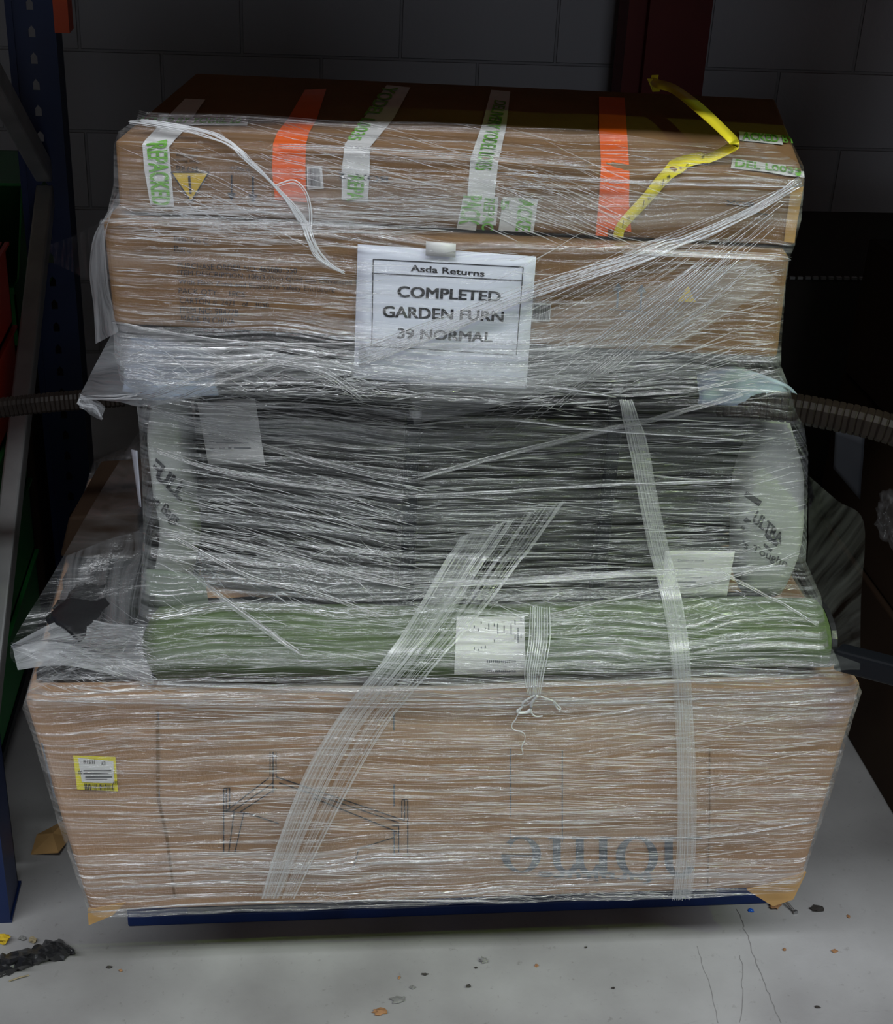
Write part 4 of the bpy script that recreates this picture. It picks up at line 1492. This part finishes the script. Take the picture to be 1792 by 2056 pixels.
HAZE_ZONES = [  # haze and sheen strength painted by zone, film overlap included: x, y, radius x, radius y, factor
    (400, 340, 260, 70, 0.35), (900, 320, 500, 70, 0.6), (900, 290, 800, 30, 0.35), (1500, 420, 160, 70, 0.7), (900, 430, 700, 30, 1.3), (300, 560, 120, 90, 0.35), (520, 570, 200, 60, 0.5), (895, 640, 160, 80, 0.12), (895, 560, 130, 50, 0.3), (460, 590, 130, 60, 0.3), (400, 330, 200, 50, 0.3), (1200, 1720, 190, 40, 0.6), (640, 1620, 200, 70, 0.55), (1400, 600, 220, 80, 0.8),
    (500, 730, 330, 60, 2.5), (950, 740, 300, 55, 1.9), (1350, 740, 160, 50, 1.2), (620, 840, 220, 60, 1.35), (460, 900, 90, 40, 0.5), (640, 960, 200, 22, 0.25), (580, 1050, 230, 70, 0.85), (1150, 930, 330, 110, 0.2), (1150, 1080, 330, 80, 0.15), (700, 870, 130, 60, 0.5),
    (840, 1020, 22, 150, 0.25), (1560, 1020, 80, 160, 0.5), (330, 1000, 50, 110, 0.5), (550, 1190, 200, 40, 1.0), (1100, 1200, 450, 40, 0.9), (450, 1290, 180, 40, 0.5), (760, 1300, 200, 50, 0.6), (980, 1295, 70, 60, 0.45), (1400, 1310, 260, 50, 1.5),
    (900, 1400, 850, 30, 1.4), (230, 1620, 130, 110, 0.5), (700, 1560, 400, 80, 0.8), (1150, 1560, 200, 120, 0.8), (1500, 1560, 170, 110, 0.6), (900, 1765, 800, 45, 2.0), (1200, 1700, 300, 50, 1.1)]


def haze_at(p):
    x, y = proj(p)
    sw, sv = 0.35, 0.35 * 0.9
    for cx, cy, rx, ry, f in HAZE_ZONES:
        d = ((x - cx) / rx) ** 2 + ((y - cy) / ry) ** 2
        w = math.exp(-d * 1.2)
        sw += w
        sv += w * f
    return sv / sw


def film_skin():
    rings = []
    heights = []
    z = ROWS[0][0]
    zs = []
    for a, b in zip(ROWS[:-1], ROWS[1:]):
        n = max(2, int((b[0] - a[0]) / 0.007))
        for k in range(n):
            zs.append((a, b, k / n))
    zs.append((ROWS[-2], ROWS[-1], 1.0))
    NF, NSD, NB = 150, 14, 24
    for a, b, t in zs:
        z = a[0] + (b[0] - a[0]) * t

        def ends(r):
            return at_z(r[1], r[0], r[3], r[4]), at_z(r[2], r[0], r[3], r[4]), at_z(820, r[0], r[3], r[4] - r[5])
        l = ends(a)[0].lerp(ends(b)[0], t)
        rr = ends(a)[1].lerp(ends(b)[1], t)
        m = ends(a)[2].lerp(ends(b)[2], t)
        ring = []
        for i in range(NF + 1):
            u = i / NF
            x = l.x + (rr.x - l.x) * u
            um = (m.x - l.x) / (rr.x - l.x)
            y = l.y + (m.y - l.y) * u / um if u < um else m.y + (rr.y - m.y) * (u - um) / (1 - um)
            # rounded front corners
            e = min(u, 1 - u)
            y += 0.012 * max(0, 1 - e / 0.018) ** 2
            ring.append(Vector((x, y, z)))
        dep = 0.50 if z > 0.97 else (0.46 if z > 0.66 else 0.74)
        bl_, br_ = Vector((l.x + 0.02 * (z > 0.97), l.y + dep + 0.03, z)), Vector((rr.x + (0.04 if z > 0.6 else 0.0), rr.y + dep + 0.05, z))
        if z > 1.209:
            bl_, br_ = Vector((b4[0].x + 0.005, b4[0].y - 0.01, z)), Vector((b4[1].x - 0.005, b4[1].y - 0.01, z))
        for i in range(1, NSD):
            ring.append((rr + Vector((0, 0.012, 0))).lerp(br_, i / NSD))
        for i in range(NB):
            ring.append(br_.lerp(bl_, i / NB))
        for i in range(NSD):
            ring.append(bl_.lerp(l + Vector((0, 0.012, 0)), i / NSD))
        for i, p in enumerate(ring):
            q = Vector((p.x * 5, p.z * 42, p.y * 5))
            w = 0.0022 * noise.noise(q) + 0.0012 * noise.noise(q * 2.7)
            if 0.66 < z < 1.06:
                q2 = Vector((p.x * 6, p.z * 22 + p.x * 7, 3))
                w += 0.004 * noise.noise(q2)
            if i <= NF:
                p.y -= abs(w) + 0.0005
        if z < 0.168:
            for i, p in enumerate(ring):
                p.z += 0.006 * noise.noise(Vector((p.x * 9, p.y * 9, 1)))
        rings.append(ring)
    # over the top edge of the top carton
    for k, (dy, dz) in enumerate(((0.03, 0.010), (0.07, 0.015))):
        base = rings[-1 - k]
        src = rings[len(zs) - 1]
        ring = []
        for i, p in enumerate(src):
            if i <= NF:
                ring.append(Vector((p.x + (0.02 if i < 8 else 0) - (0.02 if i > NF - 8 else 0), p.y + dy * (1 + 0.6 * noise.noise(Vector((p.x * 7, k, 2)))), p.z + dz * (0.9 + 0.3 * math.sin(3.1 * i / NF)))))
            else:
                ring.append(Vector((p.x, p.y, p.z + dz * 0.3)))
        rings.append(ring)
    n = len(rings[0])
    V, Fc, UV = [], [], []
    per = 0
    for j, ring in enumerate(rings):
        u = 0.0
        for i, p in enumerate(ring):
            if i:
                u += (p - ring[i - 1]).length
            V.append(p)
            UV.append((u, p.z + (0.03 * max(0, j - len(zs) + 1))))
    top = len(zs) - 1
    for j in range(len(rings) - 1):
        for i in range(n):
            i2 = (i + 1) % n
            if j >= top and i >= NF:
                continue
            Fc.append((j * n + i, j * n + i2, (j + 1) * n + i2, (j + 1) * n + i))
    me = bpy.data.meshes.new('film_sheet')
    me.from_pydata([tuple(v) for v in V], [], Fc)
    ul = me.uv_layers.new(name='UVMap')
    for lp in me.loops:
        ul.data[lp.index].uv = UV[lp.vertex_index]
    me.polygons.foreach_set('use_smooth', [True] * len(me.polygons))
    la = me.attributes.new('haze_strength', 'FLOAT', 'POINT')
    la.data.foreach_set('value', [haze_at(Vector(p)) for p in V])
    return link('film_sheet', me, M['film'], film)


skin = film_skin()
B_skin = bvh_of(skin)
# loose film tents and gathered flaps
sheet_of('loose_film', M['film_tent'], None, None, [(276, 870), (200, 990), (105, 1155), (22, 1297), (40, 1340)], [(290, 870), (300, 1000), (305, 1140), (290, 1260), (285, 1330)], [1.99, 1.95, 1.86, 1.76, 1.70], [1.90, 1.87, 1.84, 1.80, 1.69], 30, 16, 0.010, 2.0, film, 0, 0, 8)
sheet_of('loose_film', M['film_tent'], None, None, [(1622, 955), (1680, 1005), (1733, 1048), (1728, 1200), (1726, 1345)], [(1622, 960), (1622, 1080), (1618, 1200), (1640, 1280), (1648, 1350)], [1.95, 1.98, 2.02, 1.95, 1.72], [1.86, 1.855, 1.85, 1.80, 1.70], 24, 14, 0.008, 5.0, film, 0, 0, 8)
sheet_of('loose_film', M['film_tent'], None, None, [(97, 492), (150, 472), (200, 448)], [(97, 525), (150, 548), (212, 580)], [2.2, 2.1, 1.95], [2.2, 2.1, 1.95], 12, 8, 0.01, 9.0, film, 0, 0, 8)
B_flap = sheet_of('gathered_film', M['film_flap'], None, None, [(232, 654), (320, 662), (460, 690), (640, 720), (760, 745)], [(157, 800), (230, 806), (300, 815), (480, 782), (720, 752)], [1.80, 1.75, 1.752, 1.755, 1.757], [1.97, 1.90, 1.84, 1.79, 1.762], 40, 22, 0.014, 7.0, film, 0, 0.012, 11)
sheet_of('gathered_film', M['film_flap'], None, None, [(21, 1296), (120, 1246), (220, 1250), (296, 1262)], [(36, 1345), (120, 1336), (220, 1352), (308, 1374)], [1.76, 1.765, 1.76, 1.72], [1.70, 1.69, 1.686, 1.684], 40, 16, 0.010, 3.7, film, 0, 0.006, 12)
sheet_of('gathered_film', M['film_flap'], None, None, [(158, 790), (176, 800), (196, 806), (212, 818)], [(160, 818), (172, 824), (184, 836), (204, 844)], [1.945, 1.94, 1.94, 1.94], [1.945, 1.94, 1.94, 1.94], 16, 10, 0.012, 6.1, film, 0, 0.01, 60)
sheet_of('gathered_film', M['film_flap'], None, None, [(226, 418), (190, 470), (180, 540), (188, 620), (192, 690)], [(228, 418), (212, 470), (214, 540), (226, 620), (238, 665)], [1.80, 1.84, 1.86, 1.86, 1.86], [1.77, 1.765, 1.765, 1.765, 1.77], 24, 8, 0.008, 4.0, film, 0, 0, 14)


def tube_part(name, lines, radius, m, seg=6, k=5, off=0.004, bv=None, parent=film):
    V, Fc = [], []
    for pts, r in lines:
        P = []
        for c in smooth_path([(x, y, 0) for x, y in pts], seg):
            p = hit(bv or B_skin, c.x, c.y, off)
            if p is not None:
                P.append(p)
        # drop jumps
        if len(P) > 2:
            tube_data(V, Fc, P, r, k)
    if V:
        return mesh(name, V, Fc, m, parent, smooth=True)


def ribbon_part(name, left, right, m, sub=10, nx=6, off=0.003):
    L_, R_ = smooth_path([(x, y, 0) for x, y in left], sub), smooth_path([(x, y, 0) for x, y in right], sub)
    V, Fc, idx = [], [], {}
    n = min(len(L_), len(R_))
    for j in range(n):
        a, b = L_[int(j * (len(L_) - 1) / (n - 1))], R_[int(j * (len(R_) - 1) / (n - 1))]
        for i in range(nx + 1):
            c = a.lerp(b, i / nx)
            p = hit(B_skin, c.x, c.y, off)
            if p is not None:
                idx[i, j] = len(V)
                V.append(p)
    for j in range(n - 1):
        for i in range(nx):
            k = [(i, j), (i + 1, j), (i + 1, j + 1), (i, j + 1)]
            if all(t in idx for t in k):
                Fc.append(tuple(idx[t] for t in k))
    return mesh(name, V, Fc, m, film, smooth=True)


def lerp_lines(A_, B_, t, j=0.0):
    return [((a[0] * (1 - t) + b[0] * t) + rnd.uniform(-j, j), (a[1] * (1 - t) + b[1] * t) + rnd.uniform(-j, j)) for a, b in zip(A_, B_)]


# vertical band at the right
VL = [(1243, 800), (1258, 880), (1278, 980), (1300, 1090), (1326, 1200), (1344, 1300), (1354, 1420), (1358, 1560), (1357, 1700), (1346, 1816)]
VR = [(1268, 800), (1296, 880), (1314, 980), (1338, 1090), (1366, 1200), (1380, 1300), (1388, 1420), (1394, 1560), (1394, 1700), (1384, 1816)]
ribbon_part('vertical_band', VL, VR, M['band'], off=0.004)['label'] = 'whitish vertical band of bunched film'
tube_part('vertical_band', [(lerp_lines(VL, VR, t, 1.5), rnd.uniform(0.0004, 0.0009)) for t in [i / 13 for i in range(14)]], 0, M['thread'])
# diagonal fan of film running down to the left
DL = [(925, 1075), (880, 1150), (800, 1285), (690, 1420), (615, 1545), (560, 1680), (524, 1800)]
DR = [(1140, 1000), (1060, 1112), (960, 1245), (835, 1380), (760, 1480), (672, 1640), (592, 1800)]
ribbon_part('diagonal_band', DL, lerp_lines(DL, DR, 0.36), M['band_faint'], off=0.0045)['label'] = 'diagonal band of bunched film strands'
ribbon_part('diagonal_band', [p for p in lerp_lines(DL, DR, 0.0)][2:], [p for p in lerp_lines(DL, DR, 0.2)][2:], M['band_faint'], off=0.005)
tube_part('diagonal_band', [(lerp_lines(DL, DR, t, 2.0), 0.0004) for t in [rnd.random() ** 1.4 for i in range(44)]], 0, M['thread'])
for t0 in (0.01, 0.33, 0.45, 0.62, 0.92):
    ribbon_part('diagonal_band', lerp_lines(DL, DR, t0), lerp_lines(DL, DR, t0 + 0.055), M['band'], off=0.005)
# upper rope at the left with its loop and tail
tube_part('film_rope', [(lerp_lines([(205, 238), (330, 252), (440, 275), (500, 320), (555, 375), (592, 430), (618, 480), (640, 520), (690, 545)], [(205, 246), (330, 262), (446, 290), (512, 335), (565, 385), (612, 436), (632, 482), (660, 525), (692, 548)], rnd.random(), 3.5), rnd.uniform(0.0003, 0.0008)) for i in range(16)], 0, M['rope'])['label'] = 'twisted rope of film hanging over the top carton'
ribbon_part('film_rope', [(440, 272), (500, 318), (550, 372), (590, 430), (616, 480), (632, 518), (650, 535)], [(450, 292), (516, 340), (568, 390), (612, 440), (636, 484), (668, 520), (690, 546)], M['band_faint'], off=0.006)
tube_part('film_rope', [([(552, 372), (590, 360), (616, 385), (626, 430), (624, 470)], 0.0010), ([(556, 374), (592, 366), (614, 390), (622, 434), (618, 474)], 0.0006)], 0, M['rope'])
ribbon_part('film_rope', [(556, 376), (572, 400), (590, 430), (610, 470)], [(590, 362), (614, 388), (626, 432), (624, 472)], M['band_faint'], off=0.005)
# short tail in the middle with loose strings
tube_part('film_tail', [([(1078 + dx, 1222), (1076 + dx * 1.1, 1290), (1066 + dx, 1350), (1068 + dx * 0.6, 1392)], rnd.uniform(0.0004, 0.0009)) for dx in (-14, -9, -5, 0, 4, 8, 13, 19, 24)], 0, M['rope'])['label'] = 'short tail of film ending in loose strings'
ribbon_part('film_tail', [(1066, 1225), (1062, 1290), (1054, 1350), (1058, 1392)], [(1100, 1225), (1096, 1290), (1090, 1350), (1090, 1392)], M['band_faint'], off=0.005)
tube_part('loose_string', [([(1076, 1392), (1060, 1408), (1048, 1414), (1040, 1428), (1034, 1440), (1026, 1452), (1030, 1462), (1050, 1468), (1052, 1482), (1046, 1496), (1048, 1510), (1032, 1510)], 0.0008),
                           ([(1072, 1390), (1050, 1404), (1046, 1416), (1036, 1424), (1048, 1428), (1064, 1420)], 0.0016), ([(1084, 1392), (1104, 1400), (1114, 1406), (1124, 1420), (1118, 1420), (1110, 1404)], 0.0012),
                           ([(1060, 1420), (1072, 1434), (1088, 1434)], 0.0012), ([(1078, 1390), (1066, 1405), (1062, 1424), (1040, 1428)], 0.0024)], 0, M['rope'], off=0.005)
# upper right fan and the diagonal bands
apx = [(1606, 362), (1598, 372), (1580, 395), (1560, 440), (1530, 560)]
tgt = [(716, 700), (760, 760), (850, 850), (960, 880), (1060, 850), (1150, 800), (1240, 745), (1330, 690)]


def pl(P, t):
    k = t * (len(P) - 1)
    i = min(int(k), len(P) - 2)
    return (P[i][0] + (P[i + 1][0] - P[i][0]) * (k - i), P[i][1] + (P[i + 1][1] - P[i][1]) * (k - i))


lines = []
for i in range(80):
    t = rnd.random()
    a, b = pl(apx, min(1, max(0, t + rnd.uniform(-0.15, 0.15)))), pl(tgt, t)
    s0, s1 = sorted((rnd.random() * 0.7, min(1, rnd.random() * 0.6 + 0.45)))
    if t < 0.5 and rnd.random() < 0.75:
        s1 = min(s1, 0.62)
        s0 = min(s0, 0.3)
    mid = ((a[0] + b[0]) / 2, (a[1] + b[1]) / 2 + rnd.uniform(0, 14))
    full = [a, mid, b]
    lines.append(([pl(full, s0), pl(full, (s0 + s1) / 2), pl(full, s1)], rnd.choice((0.0002, 0.0003, 0.0005))))
tube_part('film_fan', lines, 0, M['strand'])['label'] = 'fan of tight film creases spreading from the upper right corner'
ribbon_part('film_fan', [(1600, 358), (1480, 425), (1300, 500), (1076, 566), (900, 630), (720, 695)], [(1606, 372), (1490, 440), (1310, 520), (1086, 590), (905, 665), (722, 735)], M['band_faint'], off=0.004)
ribbon_part('film_fan', [(1500, 520), (1300, 575), (1130, 610), (960, 690), (820, 760)], [(1560, 560), (1360, 690), (1180, 760), (1000, 810), (830, 850)], M['band_faint'], off=0.004)
tube_part('film_fan', [(lerp_lines([(1600, 358), (1480, 425), (1300, 500), (1076, 566), (900, 630), (720, 695)], [(1606, 372), (1490, 440), (1310, 520), (1086, 590), (905, 665), (722, 735)], rnd.random(), 2), rnd.choice((0.0003, 0.0006))) for i in range(16)], 0, M['strand'])
# taut edges of the film layers, and one painted sheen
EDGES = [
    ([(834, 960), (1000, 915), (1200, 865), (1400, 815), (1490, 790)], 12), ([(300, 815), (400, 850), (520, 890), (700, 940), (826, 962)], 12),
    ([(380, 860), (560, 880), (700, 893), (822, 900)], 8), ([(822, 992), (1000, 985), (1200, 972), (1500, 960)], 8), ([(312, 902), (450, 945), (620, 975), (820, 998)], 14),
    ([(318, 1075), (440, 1090), (600, 1130), (720, 1160), (826, 1182)], 18), ([(826, 1180), (1000, 1172), (1240, 1155), (1480, 1145), (1580, 1138)], 14),
    ([(720, 766), (900, 770), (1100, 775), (1236, 796)], 8), ([(1245, 792), (1400, 778), (1560, 740)], 6), ([(170, 800), (300, 790), (420, 745), (530, 720)], 10), ([(300, 812), (420, 770), (560, 725), (700, 700)], 8),
    ([(530, 720), (640, 740), (730, 800)], 20), ([(380, 1150), (440, 1200), (520, 1260), (602, 1316)], 16), ([(330, 1070), (500, 1160), (640, 1195), (760, 1240)], 12),
    ([(60, 1398), (200, 1402), (500, 1406), (900, 1412), (1400, 1395), (1700, 1380)], 8), ([(300, 1365), (700, 1378), (1100, 1370), (1630, 1352)], 10),
    ([(180, 1828), (400, 1812), (700, 1804), (1000, 1806)], 8), ([(1000, 1672), (1200, 1678), (1420, 1676), (1660, 1640)], 5), ([(230, 646), (460, 684), (700, 690)], 8), ([(700, 692), (900, 690), (1100, 690)], 10),
    ([(205, 448), (500, 448), (820, 460)], 14), ([(1250, 508), (1400, 512), (1580, 520)], 10), ([(1440, 1145), (1560, 1210), (1640, 1260)], 8), ([(1100, 1240), (1300, 1190), (1420, 1170), (1560, 1130)], 6),
    ([(830, 850), (1000, 840), (1200, 860), (1500, 880)], 6), ([(560, 300), (700, 303), (900, 316), (1180, 336)], 14), ([(1000, 345), (1300, 365), (1600, 372)], 10)]  # second strip stands for the sheen along the top carton's front edge
for i, (P, w) in enumerate(EDGES):
    Q = smooth_path([(x, y, 0) for x, y in P], 4)
    up, dn = [], []
    for k, c in enumerate(Q):
        h = w * 0.42 * math.sin(math.pi * (0.03 + 0.94 * k / (len(Q) - 1))) ** 0.7
        up.append((c.x, c.y - h))
        dn.append((c.x, c.y + h))
    ribbon_part('film_edge_and_sheen', up, dn, M['band'] if i % 3 == 0 else M['band_faint'], 3, 2, 0.0042)
tube_part('film_creases', [(lerp_lines([(x, y - w / 2) for x, y in P], [(x, y + w / 2) for x, y in P], rnd.random(), 1.0), 0.00035) for P, w in EDGES for q in range(max(3, w // 3))], 0, M['strand'], off=0.0048)

# fine creases everywhere, following how the film was pulled
ZONES = [  # x0, y0, x1, y1, slope, jitter, count, min length, max length
    (240, 285, 1600, 420, 0.05, 0.05, 170, 20, 140), (560, 250, 1150, 400, 0.22, 0.06, 80, 40, 180), (250, 300, 560, 470, 0.45, 0.1, 60, 20, 120), (1000, 350, 1250, 480, 0.40, 0.08, 50, 40, 160),
    (230, 395, 900, 470, 0.04, 0.03, 260, 20, 150), (215, 450, 720, 650, 0.055, 0.03, 190, 20, 140), (720, 500, 1080, 700, -0.05, 0.15, 22, 20, 90), (1060, 520, 1570, 720, -0.25, 0.2, 150, 20, 120), (1200, 490, 1580, 720, 0.03, 0.05, 70, 20, 100),
    (240, 705, 760, 800, 0.02, 0.35, 220, 10, 70), (700, 700, 1250, 840, 0.0, 0.12, 260, 10, 70), (1200, 720, 1560, 800, -0.1, 0.15, 60, 15, 70),
    (380, 810, 825, 960, 0.10, 0.07, 150, 20, 110), (320, 950, 825, 1150, 0.24, 0.10, 330, 15, 110), (825, 840, 1500, 1190, 0.0, 0.05, 560, 15, 150), (1480, 860, 1620, 1200, -0.2, 0.15, 60, 15, 60),
    (330, 1090, 830, 1250, 0.2, 0.5, 130, 15, 60), (830, 1180, 1600, 1250, 0.0, 0.35, 170, 10, 60), (290, 1240, 1630, 1420, 0.02, 0.05, 520, 20, 140), (60, 1240, 310, 1390, 0.25, 0.25, 170, 15, 90),
    (110, 1400, 1690, 1660, 0.012, 0.03, 620, 20, 170), (150, 1640, 1640, 1800, -0.01, 0.03, 330, 20, 150), (900, 1480, 1400, 1640, 0.01, 0.02, 110, 40, 180), (1380, 1420, 1680, 1780, -0.10, 0.05, 160, 20, 140),
    (600, 1790, 1380, 1812, 0.0, 0.3, 120, 8, 40)]


def creases(zones, m, name, scale, rad, lf=1.0):
    V, Fc = [], []
    for x0, y0, x1, y1, sl, jt, n, l0, l1 in zones:
        for _ in range(int(n * scale)):
            x, y = rnd.uniform(x0, x1), rnd.uniform(y0, y1)
            q = hit(B_skin, x, y)
            if q is None or rnd.random() > 0.35 + 0.6 * haze_at(q):
                continue
            L_ = (l0 + (l1 - l0) * rnd.random() ** 2) * lf
            s = sl + rnd.gauss(0, jt)
            c = rnd.uniform(-0.0004, 0.0004)
            P = []
            ns = 6
            prev = None
            for i in range(ns + 1):
                dx = (i / ns - 0.5) * L_
                p = hit(B_skin, x + dx, y + s * dx + c * dx * dx + rnd.uniform(-0.5, 0.5), 0.0012)
                if p is None or (prev is not None and (p - prev).length > 0.06):
                    break
                P.append(p)
                prev = p
            if len(P) > 3:
                r = rnd.choice(rad)
                k = len(P)
                tube_data(V, Fc, P, [r * (0.08 + math.sin(math.pi * i / (k - 1)) ** 1.3) for i in range(k)], 4)
    o = mesh(name, V, Fc, m, film, smooth=True)
    o['kind'] = 'stuff'
    return o


creases(ZONES, M['strand'], 'film_creases', 0.75, (0.0002, 0.0003, 0.0003, 0.0005))
creases(ZONES, M['thread'], 'film_creases', 0.9, (0.0003, 0.0005, 0.0010), 2.0)
# tip of film tied on the left wicker arm
V, Fc = [], []
for i in range(5):
    P = smooth_path([atD(300 + rnd.uniform(-30, 30), 790 + rnd.uniform(-8, 14), 1.84), atD(230, 800 + rnd.uniform(-8, 8), 1.89), atD(168 + rnd.uniform(-5, 5), 800 + rnd.uniform(-6, 6), 1.955), atD(160 + rnd.uniform(-3, 3), 812 + rnd.uniform(-3, 3), 1.95), atD(188 + rnd.uniform(-4, 4), 818 + rnd.uniform(-4, 4), 1.945), atD(204 + rnd.uniform(-5, 5), 840 + rnd.uniform(-4, 4), 1.945)], 5)
    tube_data(V, Fc, P, [rnd.uniform(0.0005, 0.0014) for _ in P], 5)
mesh('tied_tip', V, Fc, M['rope'], film, smooth=True)['label'] = 'gathered tip of film hanging off the left wicker arm'
V, Fc = [], []
for i in range(26):
    t = rnd.random()
    P = smooth_path([atD(30 + rnd.uniform(-8, 6), 1296 + rnd.uniform(-6, 6), 1.75), atD(110 + 20 * t, 1280 + 70 * t, 1.725), atD(200 + 60 * t, 1262 + 120 * t, 1.70), atD(288, 1255 + 130 * t, 1.685)], 4)
    tube_data(V, Fc, P, rnd.uniform(0.0003, 0.0010), 4)
mesh('film_spike', V, Fc, M['strand'], film, smooth=True)['label'] = 'film drawn to a point over the left corner'

# ------------------------------------------------------------------ litter on the floor


def crumb(px, py, r, m, label, name='crumb', cat='debris', flat=0.5, seed=1.0, sx=1.0, group=None):
    p = fl(px, py, 0)
    bm = bmesh.new()
    bmesh.ops.create_icosphere(bm, subdivisions=2, radius=1)
    for v in bm.verts:
        w = 0.8 * (1 + 0.8 * nz(v.co, 1.6, seed * 1.7) + 0.45 * nz(v.co, 4, seed))
        v.co = Vector((p.x + v.co.x * r * sx * w, p.y + v.co.y * r * w * 0.8, r * flat * 0.9 + v.co.z * r * flat * w))
    mz = min(v.co.z for v in bm.verts)
    for v in bm.verts:
        v.co.z -= mz
    o = bmobj(name, bm, m)
    return tag(o, label, cat, group)


crumb(970, 1931, 0.0085, M['grit'], 'largest grey grit lump on the bare floor, front centre', 'pebble', 'pebble', 0.5, 1)
crumb(940, 1982, 0.0045, M['darkbit'], 'small dark round crumb in front of the largest grey pebble', 'crumb', 'debris', 0.6, 2)
crumb(800, 2008, 0.0105, M['grit'], 'flat grey grit flake behind the brown chip at the bottom of the floor', 'pebble', 'pebble', 0.25, 3, 1.3)
crumb(763, 2033, 0.0095, M['chip'], 'brown chip of wood at the bottom edge of the floor', 'wood_chip', 'chip', 0.25, 4, 1.4)
crumb(828, 1984, 0.0055, M['grit'], 'small round grey pebble between the flat grey flake and the dark crumb', 'pebble', 'pebble', 0.5, 5)
crumb(801, 1964, 0.004, M['chip'], 'tiny tan splinter above the small round pebble', 'splinter', 'chip', 0.4, 6, 0.6)
crumb(852, 1957, 0.004, M['darkbit'], 'tiny dark crumb to the right of the tan splinter', 'crumb', 'debris', 0.4, 7, 1.6)
crumb(1077, 1940, 0.004, M['chip'], 'tiny rust-brown crumb right of the largest grey pebble', 'crumb', 'debris', 0.6, 8)
crumb(1674, 1911, 0.0055, M['chip'], 'orange-brown wood shred on the right of the floor', 'splinter', 'chip', 0.4, 9, 1.3)
crumb(1574, 1908, 0.004, M['chip'], 'small tan crumb left of the orange-brown wood shred', 'crumb', 'debris', 0.5, 10)
crumb(1507, 1829, 0.0058, M['bright_blue'], 'small blue plastic chip on the floor beside the right corner flap', 'plastic_chip', 'chip', 0.4, 11)
crumb(1640, 1826, 0.011, M['darkbit'], 'dark curled shred on the floor right of the right corner flap', 'shred', 'debris', 0.2, 12, 1.5)
crumb(1702, 1841, 0.006, M['chip'], 'brown shred further right of the dark curled shred', 'shred', 'debris', 0.3, 13, 0.7)
crumb(1555, 1822, 0.010, M['chip'], 'crumbly wood splinters under the right corner flap', 'splinter', 'chip', 0.4, 14, 1.3)
crumb(66, 1891, 0.0085, M['stone'], 'rounded tan stone behind the black plastic strip', 'stone', 'stone', 0.7, 15)
crumb(46, 1886, 0.007, M['grit'], 'dark grey pebble just left of the tan stone', 'pebble', 'pebble', 0.6, 16)
crumb(8, 1892, 0.013, M['yellow_print'], 'yellow crumbly lump at the foot of the front rack upright', 'crumb', 'debris', 0.6, 17)
crumb(4, 1958, 0.010, M['grit'], 'grey pebble at the left edge, in front of the black strip', 'pebble', 'pebble', 0.6, 18)
crumb(220, 1943, 0.0045, M['darkbit'], 'tiny dark crumb right of the black plastic strip', 'crumb', 'debris', 0.4, 19, 1.4)
crumb(242, 1950, 0.0035, M['chip'], 'tiny tan crumb next to the dark one, right of the black strip', 'crumb', 'debris', 0.5, 20)
crumb(955, 1944, 0.003, M['darkbit'], 'speck of dirt between the largest pebble and the dark round crumb', 'crumb', 'debris', 0.5, 21)
crumb(1230, 1985, 0.0035, M['darkbit'], 'lone dark speck on the floor below the middle of the load', 'crumb', 'debris', 0.5, 22)
crumb(1175, 1903, 0.003, M['darkbit'], 'dark speck close in front of the pallet, right of centre', 'crumb', 'debris', 0.5, 23)
crumb(1640, 2023, 0.004, M['darkbit'], 'dark speck at the bottom right of the floor', 'crumb', 'debris', 0.4, 24, 1.5)
# cardboard scrap in the shade at the left, paper scrap behind
p = fl(100, 1700)
V = [p + Vector(v) for v in ((-0.03, -0.02, 0.001), (0.02, -0.03, 0.012), (0.035, 0.02, 0.004), (0.03, 0.06, 0.02), (-0.005, 0.05, 0.003), (-0.025, 0.02, 0.012))]
V.append(p + Vector((0.005, 0.01, 0.022)))
o = mesh('cardboard_scrap', V, [(0, 1, 6), (1, 2, 6), (2, 3, 6), (3, 4, 6), (4, 5, 6), (5, 0, 6)], M['flap'])
o.modifiers.new('solid', 'SOLIDIFY').thickness = 0.002
tag(o, 'torn cardboard scrap lying in the shade left of the bottom carton', 'scrap')
# straw
V, Fc = [], []
tube_data(V, Fc, [fl(18, 1970, 0.002), fl(40, 1962, 0.004), fl(58, 1958, 0.002)], 0.0012, 5)
tag(mesh('straw', V, Fc, M['stone']), 'thin piece of straw in front of the black plastic strip', 'straw')
# nail
V, Fc = [], []
tube_data(V, Fc, [fl(1574, 1806, 0.010), fl(1596, 1832, 0.003)], 0.0022, 8)
tube_data(V, Fc, [fl(1595, 1830, 0.003), fl(1597, 1833, 0.003)], 0.0045, 8)
tag(mesh('nail', V, Fc, M['steel']), 'steel nail poking out from under the right corner flap', 'nail')
# black plastic strip at the lower left
V, Fc = [], []
tops, bots = smooth_path([(-30, 1930, 0), (20, 1916, 0), (70, 1900, 0), (112, 1886, 0), (148, 1908, 0)], 6), smooth_path([(-30, 1965, 0), (20, 1952, 0), (70, 1938, 0), (112, 1926, 0), (152, 1914, 0)], 6)
n = len(tops)
for j in range(n):
    for i in range(7):
        c = tops[j].lerp(bots[j], i / 6)
        q = fl(c.x, c.y, 0)
        c.x += 5 * nz(q, 70, 4)
        c.y += 6 * nz(q, 90, 8) * (1.6 if i in (0, 6) else 0.6)
        h = 0.011 + 0.016 * nz(q, 70, 2) + 0.006 * math.sin(math.pi * i / 6)
        V.append(fl(c.x, c.y, max(0.001, h if 0 < i < 6 else 0.002)))
for j in range(n - 1):
    for i in range(6):
        a = j * 7 + i
        Fc.append((a, a + 7, a + 8, a + 1))
o = mesh('plastic_strip', V, Fc, M['black'])
o.modifiers.new('solid', 'SOLIDIFY').thickness = 0.0015
tag(o, 'crumpled black plastic strip on the floor at the lower left', 'plastic')
